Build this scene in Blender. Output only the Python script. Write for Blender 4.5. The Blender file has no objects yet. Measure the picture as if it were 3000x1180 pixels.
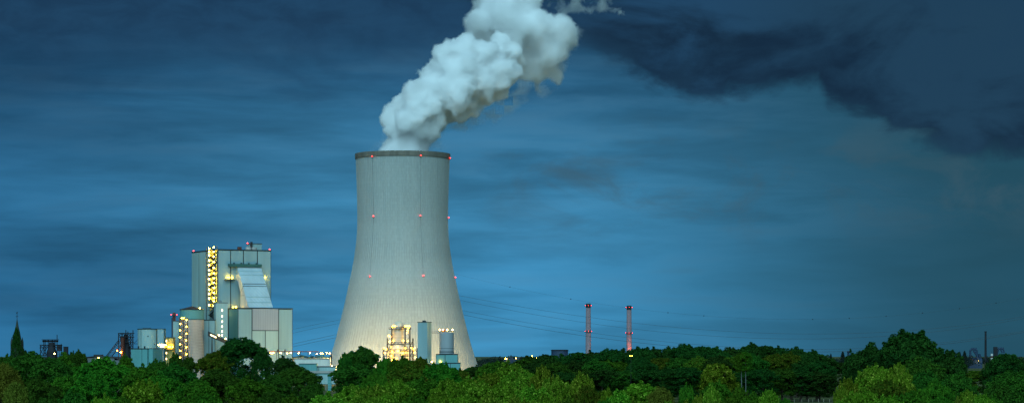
import bpy, math, random
import numpy as np
from mathutils import Vector, Matrix, noise as mnoise

random.seed(7)
sc = bpy.context.scene
COL = sc.collection
R = math.radians

# ------------------------------------------------------------------ camera
FPX, CX, HZ, CAMZ = 7246.0, 1500.0, 1040.0, 22.0      # focal length in photo pixels, centre column, horizon row, eye height
cam_d = bpy.data.cameras.new('camera')
cam_d.sensor_width = 36.0
cam_d.lens = 36.0 * FPX / 3000.0
cam_d.shift_y = (HZ - 590.0) / 3000.0
cam_d.clip_start = 1.0
cam_d.clip_end = 60000.0
cam = bpy.data.objects.new('camera', cam_d)
COL.objects.link(cam)
cam.location = (0, 0, CAMZ)
cam.rotation_euler = (R(90), 0, 0)
sc.camera = cam

# ------------------------------------------------------------------ light: overcast dusk, soft light from the brighter sky behind the camera
SUN_TO = Vector((-0.10, -0.74, 0.66)).normalized()      # towards the sun
SUN_EL = math.asin(SUN_TO.z)
SUN_ROT = math.atan2(SUN_TO.x, SUN_TO.y)
sun_d = bpy.data.lights.new('sun', 'SUN')
sun_d.energy = 1.45
sun_d.angle = R(88)
sun_d.color = (0.46, 0.83, 0.97)
sun = bpy.data.objects.new('sun', sun_d)
COL.objects.link(sun)
sun.rotation_euler = (-SUN_TO).to_track_quat('-Z', 'Y').to_euler()

sc.view_settings.view_transform = 'Standard'
sc.view_settings.look = 'None'
sc.view_settings.exposure = 1.2
sc.view_settings.gamma = 1.0
sc.view_settings.use_curve_mapping = False
cy = sc.cycles
cy.use_denoising = True
try:
    cy.denoiser = 'OPENIMAGEDENOISE'
    cy.denoising_input_passes = 'RGB_ALBEDO_NORMAL'
except Exception:
    pass
cy.max_bounces = 30
cy.diffuse_bounces = 3
cy.glossy_bounces = 2
cy.transmission_bounces = 4
cy.volume_bounces = 28
cy.transparent_max_bounces = 16
cy.sample_clamp_indirect = 4.0
cy.use_light_tree = True
cy.caustics_reflective = False
cy.caustics_refractive = False

# ------------------------------------------------------------------ world: Nishita sky seen through a layered evening cloud deck
def N(nt, typ, **kw):
    n = nt.nodes.new(typ)
    for k, v in kw.items():
        if k == 'inp':
            for i, x in v.items():
                if hasattr(x, 'is_linked') or hasattr(x, 'links'):
                    nt.links.new(x, n.inputs[i])
                else:
                    n.inputs[i].default_value = x
        else:
            setattr(n, k, v)
    return n

def MATH(nt, op, a, b=None, c=None, clamp=False):
    n = nt.nodes.new('ShaderNodeMath'); n.operation = op; n.use_clamp = clamp
    for i, x in enumerate((a, b, c)):
        if x is None: continue
        if isinstance(x, (int, float)): n.inputs[i].default_value = x
        else: nt.links.new(x, n.inputs[i])
    return n.outputs[0]

def SSTEP(nt, x, lo, hi, t0=0.0, t1=1.0):
    n = nt.nodes.new('ShaderNodeMapRange'); n.interpolation_type = 'SMOOTHSTEP'
    nt.links.new(x, n.inputs[0])
    n.inputs[1].default_value = lo; n.inputs[2].default_value = hi
    n.inputs[3].default_value = t0; n.inputs[4].default_value = t1
    return n.outputs[0]

def MIX(nt, fac, a, b, mode='MIX'):
    n = nt.nodes.new('ShaderNodeMix'); n.data_type = 'RGBA'; n.blend_type = mode; n.clamp_factor = True
    for i, x in ((0, fac), (6, a), (7, b)):
        if isinstance(x, (int, float)): n.inputs[i].default_value = x
        elif isinstance(x, (tuple, list)): n.inputs[i].default_value = (*x[:3], 1.0)
        else: nt.links.new(x, n.inputs[i])
    return n.outputs[2]

def RAMP(nt, fac, stops, interp='LINEAR'):
    n = nt.nodes.new('ShaderNodeValToRGB'); n.color_ramp.interpolation = interp
    el = n.color_ramp.elements
    while len(el) < len(stops): el.new(0.5)
    for e, (p, c) in zip(el, stops):
        e.position = p
        e.color = (*c, 1.0) if isinstance(c, (tuple, list)) else (c, c, c, 1.0)
    nt.links.new(fac, n.inputs[0])
    return n.outputs[0]

def NOISE(nt, vec, scale, detail=4.0, rough=0.55, dist=0.0):
    n = nt.nodes.new('ShaderNodeTexNoise'); n.noise_dimensions = '3D'
    n.inputs['Scale'].default_value = scale; n.inputs['Detail'].default_value = detail
    n.inputs['Roughness'].default_value = rough; n.inputs['Distortion'].default_value = dist
    nt.links.new(vec, n.inputs['Vector'])
    return n.outputs[0]

def MAPV(nt, vec, scale=(1, 1, 1), loc=(0, 0, 0)):
    n = nt.nodes.new('ShaderNodeMapping')
    n.inputs['Scale'].default_value = scale; n.inputs['Location'].default_value = loc
    nt.links.new(vec, n.inputs['Vector'])
    return n.outputs[0]

world = bpy.data.worlds.new('World')
sc.world = world
world.use_nodes = True
wt = world.node_tree
wt.nodes.clear()
tc = wt.nodes.new('ShaderNodeTexCoord').outputs['Generated']
sep = wt.nodes.new('ShaderNodeSeparateXYZ'); wt.links.new(tc, sep.inputs[0])
X, Y, Z = sep.outputs
el = MATH(wt, 'ARCSINE', Z)                       # elevation, radians
az = MATH(wt, 'ARCTAN2', X, Y)                    # azimuth from straight ahead, radians
sky = wt.nodes.new('ShaderNodeTexSky'); sky.sky_type = 'NISHITA'
sky.sun_disc = False; sky.sun_elevation = SUN_EL; sky.sun_rotation = SUN_ROT
sky.air_density = 1.6; sky.dust_density = 0.6; sky.ozone_density = 4.0
# deck colour by elevation: lighter blue towards the horizon, heavier cloud higher up
elw = MATH(wt, 'ADD', el, MATH(wt, 'MULTIPLY', MATH(wt, 'SUBTRACT', NOISE(wt, MAPV(wt, tc, (3, 3, 11)), 2.2, 4, 0.55), 0.5), 0.03))
deck = RAMP(wt, MATH(wt, 'MULTIPLY', elw, 4.0, clamp=True), [
    (0.0, (0.050, 0.280, 0.515)), (0.10, (0.044, 0.252, 0.475)), (0.24, (0.045, 0.232, 0.425)), (0.33, (0.036, 0.180, 0.335)),
    (0.42, (0.024, 0.127, 0.250)), (0.52, (0.0155, 0.076, 0.158)), (0.58, (0.0135, 0.060, 0.128)), (1.0, (0.0140, 0.062, 0.128))])
# flat drifting layers, broken and soft
st = NOISE(wt, MAPV(wt, tc, (5.0, 5.0, 42.0), (3.1, 0.4, 1.7)), 1.0, 5, 0.52, 0.35)
st2 = NOISE(wt, MAPV(wt, tc, (15.0, 15.0, 95.0), (0.3, 2.4, 5.7)), 1.0, 5, 0.55, 0.3)
stm = MATH(wt, 'ADD', SSTEP(wt, st, 0.30, 0.72, 0.74, 1.24), SSTEP(wt, st2, 0.28, 0.74, -0.17, 0.18))
comb = wt.nodes.new('ShaderNodeCombineColor')
for i in range(3): wt.links.new(stm, comb.inputs[i])
deck = MIX(wt, 1.0, deck, comb.outputs[0], 'MULTIPLY')
# some layers are greyer than the blue between them
deck = MIX(wt, SSTEP(wt, st2, 0.45, 0.75, 0.0, 0.36), deck, (0.058, 0.155, 0.245))
# thicker, dimmer cloud to either side of the break over the plant
dim = MIX(wt, SSTEP(wt, MATH(wt, 'ADD', az, MATH(wt, 'MULTIPLY', MATH(wt, 'SUBTRACT', st, 0.5), 0.10)), -0.21, -0.05), (0.48, 0.55, 0.61), (1.06, 1.06, 1.06))
deck = MIX(wt, 1.0, deck, dim, 'MULTIPLY')
rain = SSTEP(wt, MATH(wt, 'ADD', az, MATH(wt, 'MULTIPLY', MATH(wt, 'SUBTRACT', st, 0.5), 0.14)), -0.01, 0.19)
deck = MIX(wt, MATH(wt, 'MULTIPLY', rain, 0.92), deck, (0.0140, 0.065, 0.098))
# smoky brownish drift low in the lee of the plume
smk = NOISE(wt, MAPV(wt, tc, (1, 1, 1.8), (2.1, 5.3, 0.7)), 24.0, 6, 0.6, 0.5)
smm = MATH(wt, 'MULTIPLY', SSTEP(wt, smk, 0.46, 0.70), MATH(wt, 'MULTIPLY', SSTEP(wt, az, -0.03, 0.02), SSTEP(wt, MATH(wt, 'ABSOLUTE', MATH(wt, 'SUBTRACT', el, 0.07)), 0.035, 0.0)))
deck = MIX(wt, MATH(wt, 'MULTIPLY', smm, 0.58), deck, (0.046, 0.098, 0.134))
# heavy cloud mass whose ragged underside sinks to one side; darkest along the underside
big = NOISE(wt, MAPV(wt, tc, (1, 1, 2.0), (0.37, 0.1, 0.9)), 17.0, 7, 0.55, 0.6)
fin = NOISE(wt, MAPV(wt, tc, (1, 1, 2.2), (4.3, 1.1, 2.9)), 55.0, 7, 0.58, 0.5)
und = RAMP(wt, MATH(wt, 'ADD', MATH(wt, 'MULTIPLY', az, 2.0), 0.5, clamp=True), [
    (0.0, 0.120), (0.14, 0.121), (0.25, 0.123), (0.334, 0.1185), (0.445, 0.126), (0.522, 0.128), (0.555, 0.1215), (0.597, 0.1165), (0.624, 0.1085), (0.693, 0.1070), (0.7457, 0.1080),
    (0.7526, 0.1015), (0.79, 0.0985), (0.831, 0.0925), (0.873, 0.089), (0.914, 0.083), (1.0, 0.080)])
d = MATH(wt, 'ADD', MATH(wt, 'SUBTRACT', el, und), 0.003)
d = MATH(wt, 'ADD', d, MATH(wt, 'MULTIPLY', MATH(wt, 'SUBTRACT', big, 0.5), 0.046))
d = MATH(wt, 'ADD', d, MATH(wt, 'MULTIPLY', MATH(wt, 'SUBTRACT', fin, 0.5), 0.013))
mass = MIX(wt, SSTEP(wt, az, 0.0, 0.07), SSTEP(wt, d, -0.022, 0.018), SSTEP(wt, d, -0.0045, 0.0065))
inner = MIX(wt, SSTEP(wt, fin, 0.30, 0.70), (0.0055, 0.0185, 0.043), (0.0085, 0.030, 0.064))
deep = MIX(wt, SSTEP(wt, az, 0.06, 0.14), (0.0150, 0.061, 0.132), (0.0140, 0.050, 0.098))
inner = MIX(wt, SSTEP(wt, MATH(wt, 'ADD', d, MATH(wt, 'MULTIPLY', MATH(wt, 'SUBTRACT', big, 0.5), 0.13)), 0.004, 0.046), inner, deep)
inner = MIX(wt, SSTEP(wt, az, 0.05, -0.03), inner, MIX(wt, SSTEP(wt, fin, 0.3, 0.7), (0.0110, 0.043, 0.096), (0.0145, 0.060, 0.130)))
deck = MIX(wt, MATH(wt, 'MULTIPLY', mass, 0.95), deck, inner)
# softer blotches high up
blo = NOISE(wt, MAPV(wt, tc, (1, 1, 3.0), (7.3, 3.1, 0.2)), 9.0, 6, 0.55, 0.5)
up = MATH(wt, 'MULTIPLY', SSTEP(wt, blo, 0.42, 0.68), SSTEP(wt, el, 0.085, 0.14))
deck = MIX(wt, MATH(wt, 'MULTIPLY', up, 0.22), deck, (0.0095, 0.042, 0.098))
bg_sky = N(wt, 'ShaderNodeBackground', inp={0: sky.outputs[0], 1: 0.05})
bg_deck = N(wt, 'ShaderNodeBackground', inp={0: deck, 1: 0.435})
mixw = wt.nodes.new('ShaderNodeMixShader'); mixw.inputs[0].default_value = 0.998
wt.links.new(bg_sky.outputs[0], mixw.inputs[1]); wt.links.new(bg_deck.outputs[0], mixw.inputs[2])
wo = wt.nodes.new('ShaderNodeOutputWorld'); wt.links.new(mixw.outputs[0], wo.inputs[0])

# ------------------------------------------------------------------ helpers
def P(px, py, D):
    return Vector(((px - CX) * D / FPX, D, CAMZ + (HZ - py) * D / FPX))
def PX(px, D): return (px - CX) * D / FPX
def PZ(py, D): return CAMZ + (HZ - py) * D / FPX

def tag(o, label=None, cat=None, group=None, kind=None):
    if label: o['label'] = label
    if cat: o['category'] = cat
    if group: o['group'] = group
    if kind: o['kind'] = kind
    return o

def root(name, loc, rz=0.0, label=None, cat=None, group=None):
    o = bpy.data.objects.new(name, None); COL.objects.link(o)
    o.empty_display_size = 1.0
    o.location = loc; o.rotation_euler = (0, 0, rz)
    return tag(o, label, cat, group)

def link(name, me, parent=None, mat=None, loc=None):
    o = bpy.data.objects.new(name, me); COL.objects.link(o)
    if mat is not None and not me.materials: me.materials.append(mat)
    if parent is not None: o.parent = parent
    if loc is not None: o.location = loc
    return o

class MB:
    def __init__(self): self.v, self.f = [], []
    def add(self, vs, fs):
        n = len(self.v); self.v += [tuple(p) for p in vs]; self.f += [tuple(i + n for i in f) for f in fs]; return self
    def box(self, x0, x1, y0, y1, z0, z1):
        x0, x1 = min(x0, x1), max(x0, x1); y0, y1 = min(y0, y1), max(y0, y1); z0, z1 = min(z0, z1), max(z0, z1)
        return self.add([(x0, y0, z0), (x1, y0, z0), (x1, y1, z0), (x0, y1, z0), (x0, y0, z1), (x1, y0, z1), (x1, y1, z1), (x0, y1, z1)],
                        [(0, 3, 2, 1), (4, 5, 6, 7), (0, 1, 5, 4), (1, 2, 6, 5), (2, 3, 7, 6), (3, 0, 4, 7)])
    def tube(self, pts, r, seg=6, cap=True):
        pts = [Vector(p) for p in pts]; n = len(pts)
        rs = r if isinstance(r, (list, tuple)) else [r] * n
        vs, fs = [], []
        up = None
        for i, p in enumerate(pts):
            t = (pts[min(i + 1, n - 1)] - pts[max(i - 1, 0)]).normalized()
            if up is None:
                a = Vector((0, 0, 1)) if abs(t.z) < 0.9 else Vector((1, 0, 0))
                up = t.cross(a).normalized()
            else:
                up = (up - t * up.dot(t)).normalized()
            w = t.cross(up)
            for k in range(seg):
                an = 2 * math.pi * k / seg
                vs.append(p + (up * math.cos(an) + w * math.sin(an)) * rs[i])
        for i in range(n - 1):
            for k in range(seg):
                a, b = i * seg + k, i * seg + (k + 1) % seg
                fs.append((a, b, b + seg, a + seg))
        if cap:
            fs.append(tuple(range(seg))[::-1]); fs.append(tuple((n - 1) * seg + k for k in range(seg)))
        return self.add(vs, fs)
    def beam(self, p, q, w): return self.tube([p, q], w * 0.7, 4)
    def lathe(self, prof, seg=48, c=(0, 0), cap_top=False, cap_bot=False):
        vs, fs = [], []
        for (r, z) in prof:
            for k in range(seg):
                a = 2 * math.pi * k / seg
                vs.append((c[0] + r * math.cos(a), c[1] + r * math.sin(a), z))
        for i in range(len(prof) - 1):
            for k in range(seg):
                a, b = i * seg + k, i * seg + (k + 1) % seg
                fs.append((a, b, b + seg, a + seg))
        if cap_top: fs.append(tuple((len(prof) - 1) * seg + k for k in range(seg)))
        if cap_bot: fs.append(tuple(range(seg))[::-1])
        return self.add(vs, fs)
    def prism_x(self, poly, x0, x1):       # polygon in (y, z), extruded along x
        n = len(poly)
        vs = [(x0, y, z) for y, z in poly] + [(x1, y, z) for y, z in poly]
        fs = [tuple(range(n)), tuple(range(2 * n - 1, n - 1, -1))] + [(i, i + n, (i + 1) % n + n, (i + 1) % n) for i in range(n)]
        return self.add(vs, fs)
    def mesh(self, name, mat=None, smooth=False):
        me = bpy.data.meshes.new(name); me.from_pydata(self.v, [], self.f); me.update()
        if mat is not None: me.materials.append(mat)
        if smooth:
            me.polygons.foreach_set('use_smooth', [len(p.vertices) <= 4 for p in me.polygons])
            try: me.set_sharp_from_angle(angle=R(40))
            except Exception: pass
        return me
    def build(self, name, mat, parent=None, smooth=False, loc=None):
        return link(name, self.mesh(name, mat, smooth), parent, None, loc)

def part(name, mat, parent, fn, smooth=False):
    m = MB(); fn(m); return m.build(name, mat, parent, smooth)

# ------------------------------------------------------------------ materials
def M_basic(name, col, rough=0.7, var=0.18, scale=0.12, stretch=(1, 1, 0.15), metal=0.0, fine=0.0, bump=0.0, col2=None, spec=0.3):
    m = bpy.data.materials.new(name); m.use_nodes = True
    nt = m.node_tree; b = nt.nodes['Principled BSDF']
    tcn = nt.nodes.new('ShaderNodeTexCoord').outputs['Object']
    n1 = NOISE(nt, MAPV(nt, tcn, stretch), scale, 6, 0.6)
    dark = tuple(c * (1 - var) for c in (col2 or col)); lite = tuple(min(1, c * (1 + var * 0.6)) for c in col)
    c = MIX(nt, SSTEP(nt, n1, 0.3, 0.7), dark, lite)
    if fine:
        n2 = NOISE(nt, tcn, 1.7, 5, 0.65)
        c = MIX(nt, MATH(nt, 'MULTIPLY', SSTEP(nt, n2, 0.45, 0.8), fine), c, tuple(x * 0.45 for x in col))
    nt.links.new(c, b.inputs['Base Color'])
    b.inputs['Roughness'].default_value = rough
    b.inputs['Metallic'].default_value = metal
    b.inputs['Specular IOR Level'].default_value = spec
    if bump:
        bp = nt.nodes.new('ShaderNodeBump'); bp.inputs['Strength'].default_value = bump; bp.inputs['Distance'].default_value = 0.3
        nt.links.new(NOISE(nt, tcn, 0.8, 5), bp.inputs['Height']); nt.links.new(bp.outputs[0], b.inputs['Normal'])
    return m

def M_emit(name, col, strength):
    m = bpy.data.materials.new(name); m.use_nodes = True
    nt = m.node_tree; nt.nodes.clear()
    e = nt.nodes.new('ShaderNodeEmission'); e.inputs[0].default_value = (*col, 1); e.inputs[1].default_value = strength
    o = nt.nodes.new('ShaderNodeOutputMaterial'); nt.links.new(e.outputs[0], o.inputs[0])
    return m

def M_corr(name, col, pitch=1.2, var=0.12, rough=0.55, metal=0.0):
    """profiled sheet cladding: faint vertical corrugation as bump, sheet-to-sheet tone and run-off streaks"""
    m = M_basic(name, col, rough, var, 0.10, (1, 1, 0.12), metal, 0.12)
    nt = m.node_tree; b = nt.nodes['Principled BSDF']
    tcn = nt.nodes.new('ShaderNodeTexCoord').outputs['Object']
    s = nt.nodes.new('ShaderNodeSeparateXYZ'); nt.links.new(tcn, s.inputs[0])
    w = MATH(nt, 'SINE', MATH(nt, 'MULTIPLY', MATH(nt, 'ADD', s.outputs[0], s.outputs[1]), 2 * math.pi / pitch))
    bp = nt.nodes.new('ShaderNodeBump'); bp.inputs['Strength'].default_value = 0.25; bp.inputs['Distance'].default_value = 0.1
    nt.links.new(w, bp.inputs['Height']); nt.links.new(bp.outputs[0], b.inputs['Normal'])
    return m

MAT = {}
MAT['clad'] = M_corr('pale_cladding', (0.25, 0.40, 0.43))
MAT['clad_light'] = M_corr('light_cladding', (0.33, 0.48, 0.47))
MAT['clad_pink'] = M_corr('pinkish_cladding', (0.31, 0.35, 0.39), 2.0)
MAT['duct'] = M_corr('duct_sheet', (0.38, 0.50, 0.55), 3.0)
MAT['teal'] = M_corr('teal_cladding', (0.12, 0.33, 0.33))
MAT['teal_dark'] = M_basic('dark_teal_paint', (0.03, 0.12, 0.115), 0.5)
MAT['seam'] = M_basic('dark_seam', (0.022, 0.045, 0.052), 0.6)
MAT['steel'] = M_basic('dark_steel', (0.035, 0.036, 0.036), 0.55, 0.3, 0.5)
MAT['steel_far'] = M_basic('weathered_black_steel', (0.018, 0.020, 0.026), 0.8, 0.3, 0.2)
MAT['rust'] = M_basic('rusty_steel', (0.10, 0.035, 0.025), 0.8, 0.3, 0.3)
MAT['concrete'] = M_basic('grey_concrete', (0.36, 0.34, 0.31), 0.85, 0.22, 0.15, (1, 1, 0.2), 0, 0.25, 0.2)
MAT['concrete_pink'] = M_basic('warm_concrete', (0.46, 0.43, 0.40), 0.85, 0.2, 0.15, (1, 1, 0.3), 0, 0.25, 0.2)
MAT['band'] = M_basic('concrete_band', (0.41, 0.385, 0.36), 0.85, 0.2)
MAT['white'] = M_basic('white_paint', (0.68, 0.67, 0.62), 0.6, 0.12, 0.2, (1, 1, 0.3), 0, 0.15)
MAT['grey_silo'] = M_corr('grey_silo_sheet', (0.33, 0.36, 0.38), 1.0)
MAT['yellow'] = M_basic('ochre_cladding', (0.50, 0.42, 0.12), 0.6, 0.12)
MAT['roof'] = M_basic('dark_roof', (0.030, 0.032, 0.036), 0.7)
MAT['duct_y'] = M_basic('cream_duct_paint', (0.62, 0.60, 0.48), 0.5, 0.12)
MAT['slate'] = M_basic('green_slate', (0.030, 0.040, 0.030), 0.7, 0.3, 0.4)
MAT['brickdark'] = M_basic('dark_brick_stack', (0.14, 0.05, 0.04), 0.8, 0.3, 0.4)
MAT['stack'] = M_basic('stack_concrete', (0.36, 0.26, 0.29), 0.8, 0.2, 0.15, (1, 1, 0.1), 0, 0.2)
MAT['tank_haze_blue'] = M_basic('dark_blue_tank_and_haze', (0.02, 0.045, 0.09), 0.6, 0.2)  # tank paint; on the far works the blue is distance haze put into the colour
MAT['wire'] = M_basic('aluminium_cable', (0.05, 0.055, 0.06), 0.5, 0.1)
MAT['bark'] = M_basic('bark', (0.06, 0.045, 0.03), 0.9, 0.3, 0.8)
MAT['birchbark'] = M_basic('birch_bark', (0.13, 0.14, 0.13), 0.8, 0.3, 2.0)
MAT['post'] = M_basic('weathered_wood', (0.30, 0.27, 0.20), 0.9, 0.2)
MAT['hallwall'] = M_basic('weathered_grey_sheet', (0.13, 0.15, 0.16), 0.8, 0.25)
MAT['warm'] = M_emit('sodium_lamp', (1.0, 0.52, 0.030), 70.0)
MAT['warmhot'] = M_emit('bright_sodium_lamp', (1.0, 0.50, 0.018), 48.0)
MAT['amber'] = M_emit('amber_lamp', (1.0, 0.46, 0.020), 24.0)
MAT['flood'] = M_emit('floodlight', (1.0, 0.64, 0.20), 640.0)
MAT['white_l'] = M_emit('mercury_lamp', (1.0, 0.64, 0.13), 30.0)
MAT['red_l'] = M_emit('red_warning_lamp', (1.0, 0.03, 0.025), 10.0)
MAT['orange_l'] = M_emit('orange_lamp', (1.0, 0.17, 0.02), 22.0)
MAT['slot'] = M_emit('lit_window', (1.0, 0.80, 0.42), 3.2)
MAT['cabin'] = M_emit('lit_cabin_window', (1.0, 0.78, 0.35), 2.2)

# lamp bulbs: one shared sphere per colour and size
def ico(r, sub=1):
    import bmesh
    bm = bmesh.new(); bmesh.ops.create_icosphere(bm, subdivisions=sub, radius=r)
    v = [tuple(x.co) for x in bm.verts]; f = [tuple(y.index for y in x.verts) for x in bm.faces]; bm.free()
    return v, f
_lamp = {}
def lamp(parent, loc, kind='warm', r=0.4, name='lamp', arm=None):
    key = (kind, round(r, 3))
    if key not in _lamp:
        v, f = ico(r, 1); m = MB(); m.add(v, f); _lamp[key] = m.mesh('lamp', MAT[kind], True)
    o = link(name, _lamp[key], parent, None, loc)
    return o

class Frame:
    """a building frame standing on the ground: its origin is the corner seen at (px, D), local x runs along the front turned by a"""
    def __init__(s, px, D, a):
        s.a = R(a); s.c, s.s = math.cos(s.a), math.sin(s.a); s.cx, s.cy = PX(px, D), D
        s.loc = (s.cx, s.cy, 0.0)
    def lx(s, px, ly=0.0):
        k = (px - CX) / FPX
        return (k * (s.cy + ly * s.c) - s.cx + ly * s.s) / (s.c - k * s.s)
    def ly(s, px, lx=0.0):
        k = (px - CX) / FPX
        return (k * (s.cy + lx * s.s) - s.cx - lx * s.c) / (-s.s - k * s.c)
    def z(s, py, lx=0.0, ly=0.0):
        return PZ(py, s.cy + lx * s.s + ly * s.c)
# ------------------------------------------------------------------ ground
def M_ground():
    m = M_basic('meadow_grass', (0.075, 0.085, 0.022), 0.95, 0.35, 0.012, (1, 1, 1), 0, 0.35)
    return m
gm = MB()
def hill(x, y): return 20.2 * math.exp(-((x * x + y * y) / (70.0 ** 2)))
ys = [-3000, -600, -250, -160, -110, -70, -35, 0, 35, 70, 110, 160, 250, 500, 1000, 2000, 4000, 9000, 40000]
xs = [-30000, -6000, -2000, -700, -250, -160, -110, -70, -35, 0, 35, 70, 110, 160, 250, 700, 2000, 6000, 30000]
for y in ys:
    for x in xs: gm.v.append((x, y, hill(x, y)))
for j in range(len(ys) - 1):
    for i in range(len(xs) - 1):
        a = j * len(xs) + i
        gm.f.append((a, a + 1, a + 1 + len(xs), a + len(xs)))
ground = gm.build('ground', M_ground(), None, True)
tag(ground, kind='structure')

# ------------------------------------------------------------------ cooling tower
TD = 2000.0
TS = TD / FPX
tower = root('cooling_tower', (PX(1179.8, TD), TD, 0), 0, 'huge pale concrete hyperbolic cooling tower with steam pouring from its dark rim', 'cooling tower')
prof_px = [(1093, 227), (1061, 216.5), (1004, 198.5), (937, 181), (870, 165), (809, 152), (776, 145), (722, 137), (682, 133.2), (633, 132.2), (601, 132.6), (534, 134.3), (465.5, 137)]
pz = np.array([PZ(y, TD) for y, r in prof_px]); pr = np.array([r * TS for y, r in prof_px])
def tower_r(z):
    # smooth interpolation (Catmull-Rom) of the measured outline
    i = int(np.clip(np.searchsorted(pz, z) - 1, 0, len(pz) - 2))
    z0, z1 = pz[i], pz[i + 1]; t = (z - z0) / (z1 - z0)
    p0, p1, p2, p3 = pr[max(i - 1, 0)], pr[i], pr[i + 1], pr[min(i + 2, len(pr) - 1)]
    zz0, zz3 = pz[max(i - 1, 0)], pz[min(i + 2, len(pr) - 1)]
    m1 = (p2 - p0) / max(z1 - zz0, 1e-6) * (z1 - z0); m2 = (p3 - p1) / max(zz3 - z0, 1e-6) * (z1 - z0)
    return float((2 * t**3 - 3 * t**2 + 1) * p1 + (t**3 - 2 * t**2 + t) * m1 + (-2 * t**3 + 3 * t**2) * p2 + (t**3 - t**2) * m2)
ZB, ZT = pz[0], pz[-1]
zs = np.linspace(ZB, ZT, 60)

def M_tower():
    m = bpy.data.materials.new('tower_concrete'); m.use_nodes = True
    nt = m.node_tree; b = nt.nodes['Principled BSDF']
    o = nt.nodes.new('ShaderNodeTexCoord').outputs['Object']
    s = nt.nodes.new('ShaderNodeSeparateXYZ'); nt.links.new(o, s.inputs[0])
    ang = MATH(nt, 'ARCTAN2', s.outputs[0], s.outputs[1])
    cv = nt.nodes.new('ShaderNodeCombineXYZ')
    nt.links.new(MATH(nt, 'MULTIPLY', ang, 60.0), cv.inputs[0]); nt.links.new(s.outputs[2], cv.inputs[1])
    streak = NOISE(nt, MAPV(nt, cv.outputs[0], (0.16, 0.012, 1)), 1.0, 6, 0.62)
    blot = NOISE(nt, MAPV(nt, cv.outputs[0], (0.02, 0.022, 1)), 1.0, 5, 0.55)
    base = MIX(nt, SSTEP(nt, streak, 0.28, 0.75), (0.385, 0.415, 0.40), (0.43, 0.465, 0.45))
    base = MIX(nt, MATH(nt, 'MULTIPLY', SSTEP(nt, blot, 0.48, 0.75), 0.35), base, (0.34, 0.37, 0.36))
    drip = MATH(nt, 'MULTIPLY', SSTEP(nt, NOISE(nt, MAPV(nt, cv.outputs[0], (0.22, 0.02, 1), (3, 7, 0)), 1.0, 6, 0.6), 0.52, 0.70), SSTEP(nt, MATH(nt, 'ADD', s.outputs[2], MATH(nt, 'MULTIPLY', blot, 40.0)), 150.0, 205.0))
    base = MIX(nt, MATH(nt, 'MULTIPLY', drip, 0.45), base, (0.24, 0.245, 0.235))
    lift = NOISE(nt, MAPV(nt, cv.outputs[0], (0.004, 0.42, 1)), 1.0, 3, 0.6)
    base = MIX(nt, MATH(nt, 'MULTIPLY', SSTEP(nt, lift, 0.5, 0.72), 0.22), base, (0.36, 0.36, 0.34))
    # climbing-formwork fields: each cast panel a slightly different tone, with fine joints
    br = nt.nodes.new('ShaderNodeTexBrick'); br.offset = 0.0
    nt.links.new(cv.outputs[0], br.inputs['Vector'])
    br.inputs['Color1'].default_value = (0.90, 0.90, 0.90, 1); br.inputs['Color2'].default_value = (1.06, 1.06, 1.06, 1)
    br.inputs['Mortar'].default_value = (0.80, 0.80, 0.79, 1)
    br.inputs['Scale'].default_value = 1.0; br.inputs['Mortar Size'].default_value = 0.06; br.inputs['Mortar Smooth'].default_value = 0.3
    br.inputs['Brick Width'].default_value = 1.5708; br.inputs['Row Height'].default_value = 2.4
    base = MIX(nt, 0.75, base, br.outputs['Color'], 'MULTIPLY')
    nt.links.new(base, b.inputs['Base Color'])
    b.inputs['Roughness'].default_value = 0.9; b.inputs['Specular IOR Level'].default_value = 0.15
    return m
MAT['tower'] = M_tower()
MAT['tower_rim'] = M_basic('stained_rim_concrete', (0.19, 0.175, 0.145), 0.9, 0.25, 0.2, (1, 1, 0.2), 0, 0.2)
MAT['rib'] = M_basic('rib_concrete', (0.375, 0.405, 0.39), 0.9, 0.3, 0.1, (1, 1, 0.1))
sh = MB()
sh.lathe([(tower_r(z), z) for z in zs] + [(tower_r(z) - 0.9, z) for z in zs[::-1]], 160)
sh.build('shell', MAT['tower'], tower, True)
ZR = PZ(452, TD)
rim = MB(); rt = tower_r(ZT)
rim.lathe([(rt - 1.2, ZT - 0.4), (rt + 0.55, ZT - 0.4), (rt + 0.75, ZT + 0.4), (rt + 0.75, ZR), (rt - 1.2, ZR), (rt - 1.2, ZT - 0.4)], 160)
rim.build('rim', MAT['tower_rim'], tower, True)
ribm = MB()
zr = np.linspace(ZB + 0.5, ZT - 0.6, 44)
vs, fs = [], []
for z in zr:
    r = tower_r(z)
    vs += [(r - 0.05, -0.17, z), (r + 0.16, -0.14, z), (r + 0.16, 0.14, z), (r - 0.05, 0.17, z)]
for i in range(len(zr) - 1):
    for k in range(3):
        a = i * 4 + k; fs.append((a, a + 1, a + 5, a + 4))
ribm.add(vs, fs)
rib_me = ribm.mesh('rib', MAT['rib'])
NR = 120
for k in range(NR):
    o = link('rib', rib_me, tower); o.rotation_euler = (0, 0, 2 * math.pi * (k + 0.5) / NR)
# inclined supports under the shell
legm = MB(); rb = tower_r(ZB) - 0.4
legm.tube([(rb + 3.0, 0, 0), (rb, 5.2, ZB + 0.3)], 0.55, 6); legm.tube([(rb + 3.0, 0, 0), (rb, -5.2, ZB + 0.3)], 0.55, 6)
leg_me = legm.mesh('support', MAT['concrete'])
for k in range(36):
    o = link('support', leg_me, tower); o.rotation_euler = (0, 0, 2 * math.pi * k / 36)

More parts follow.
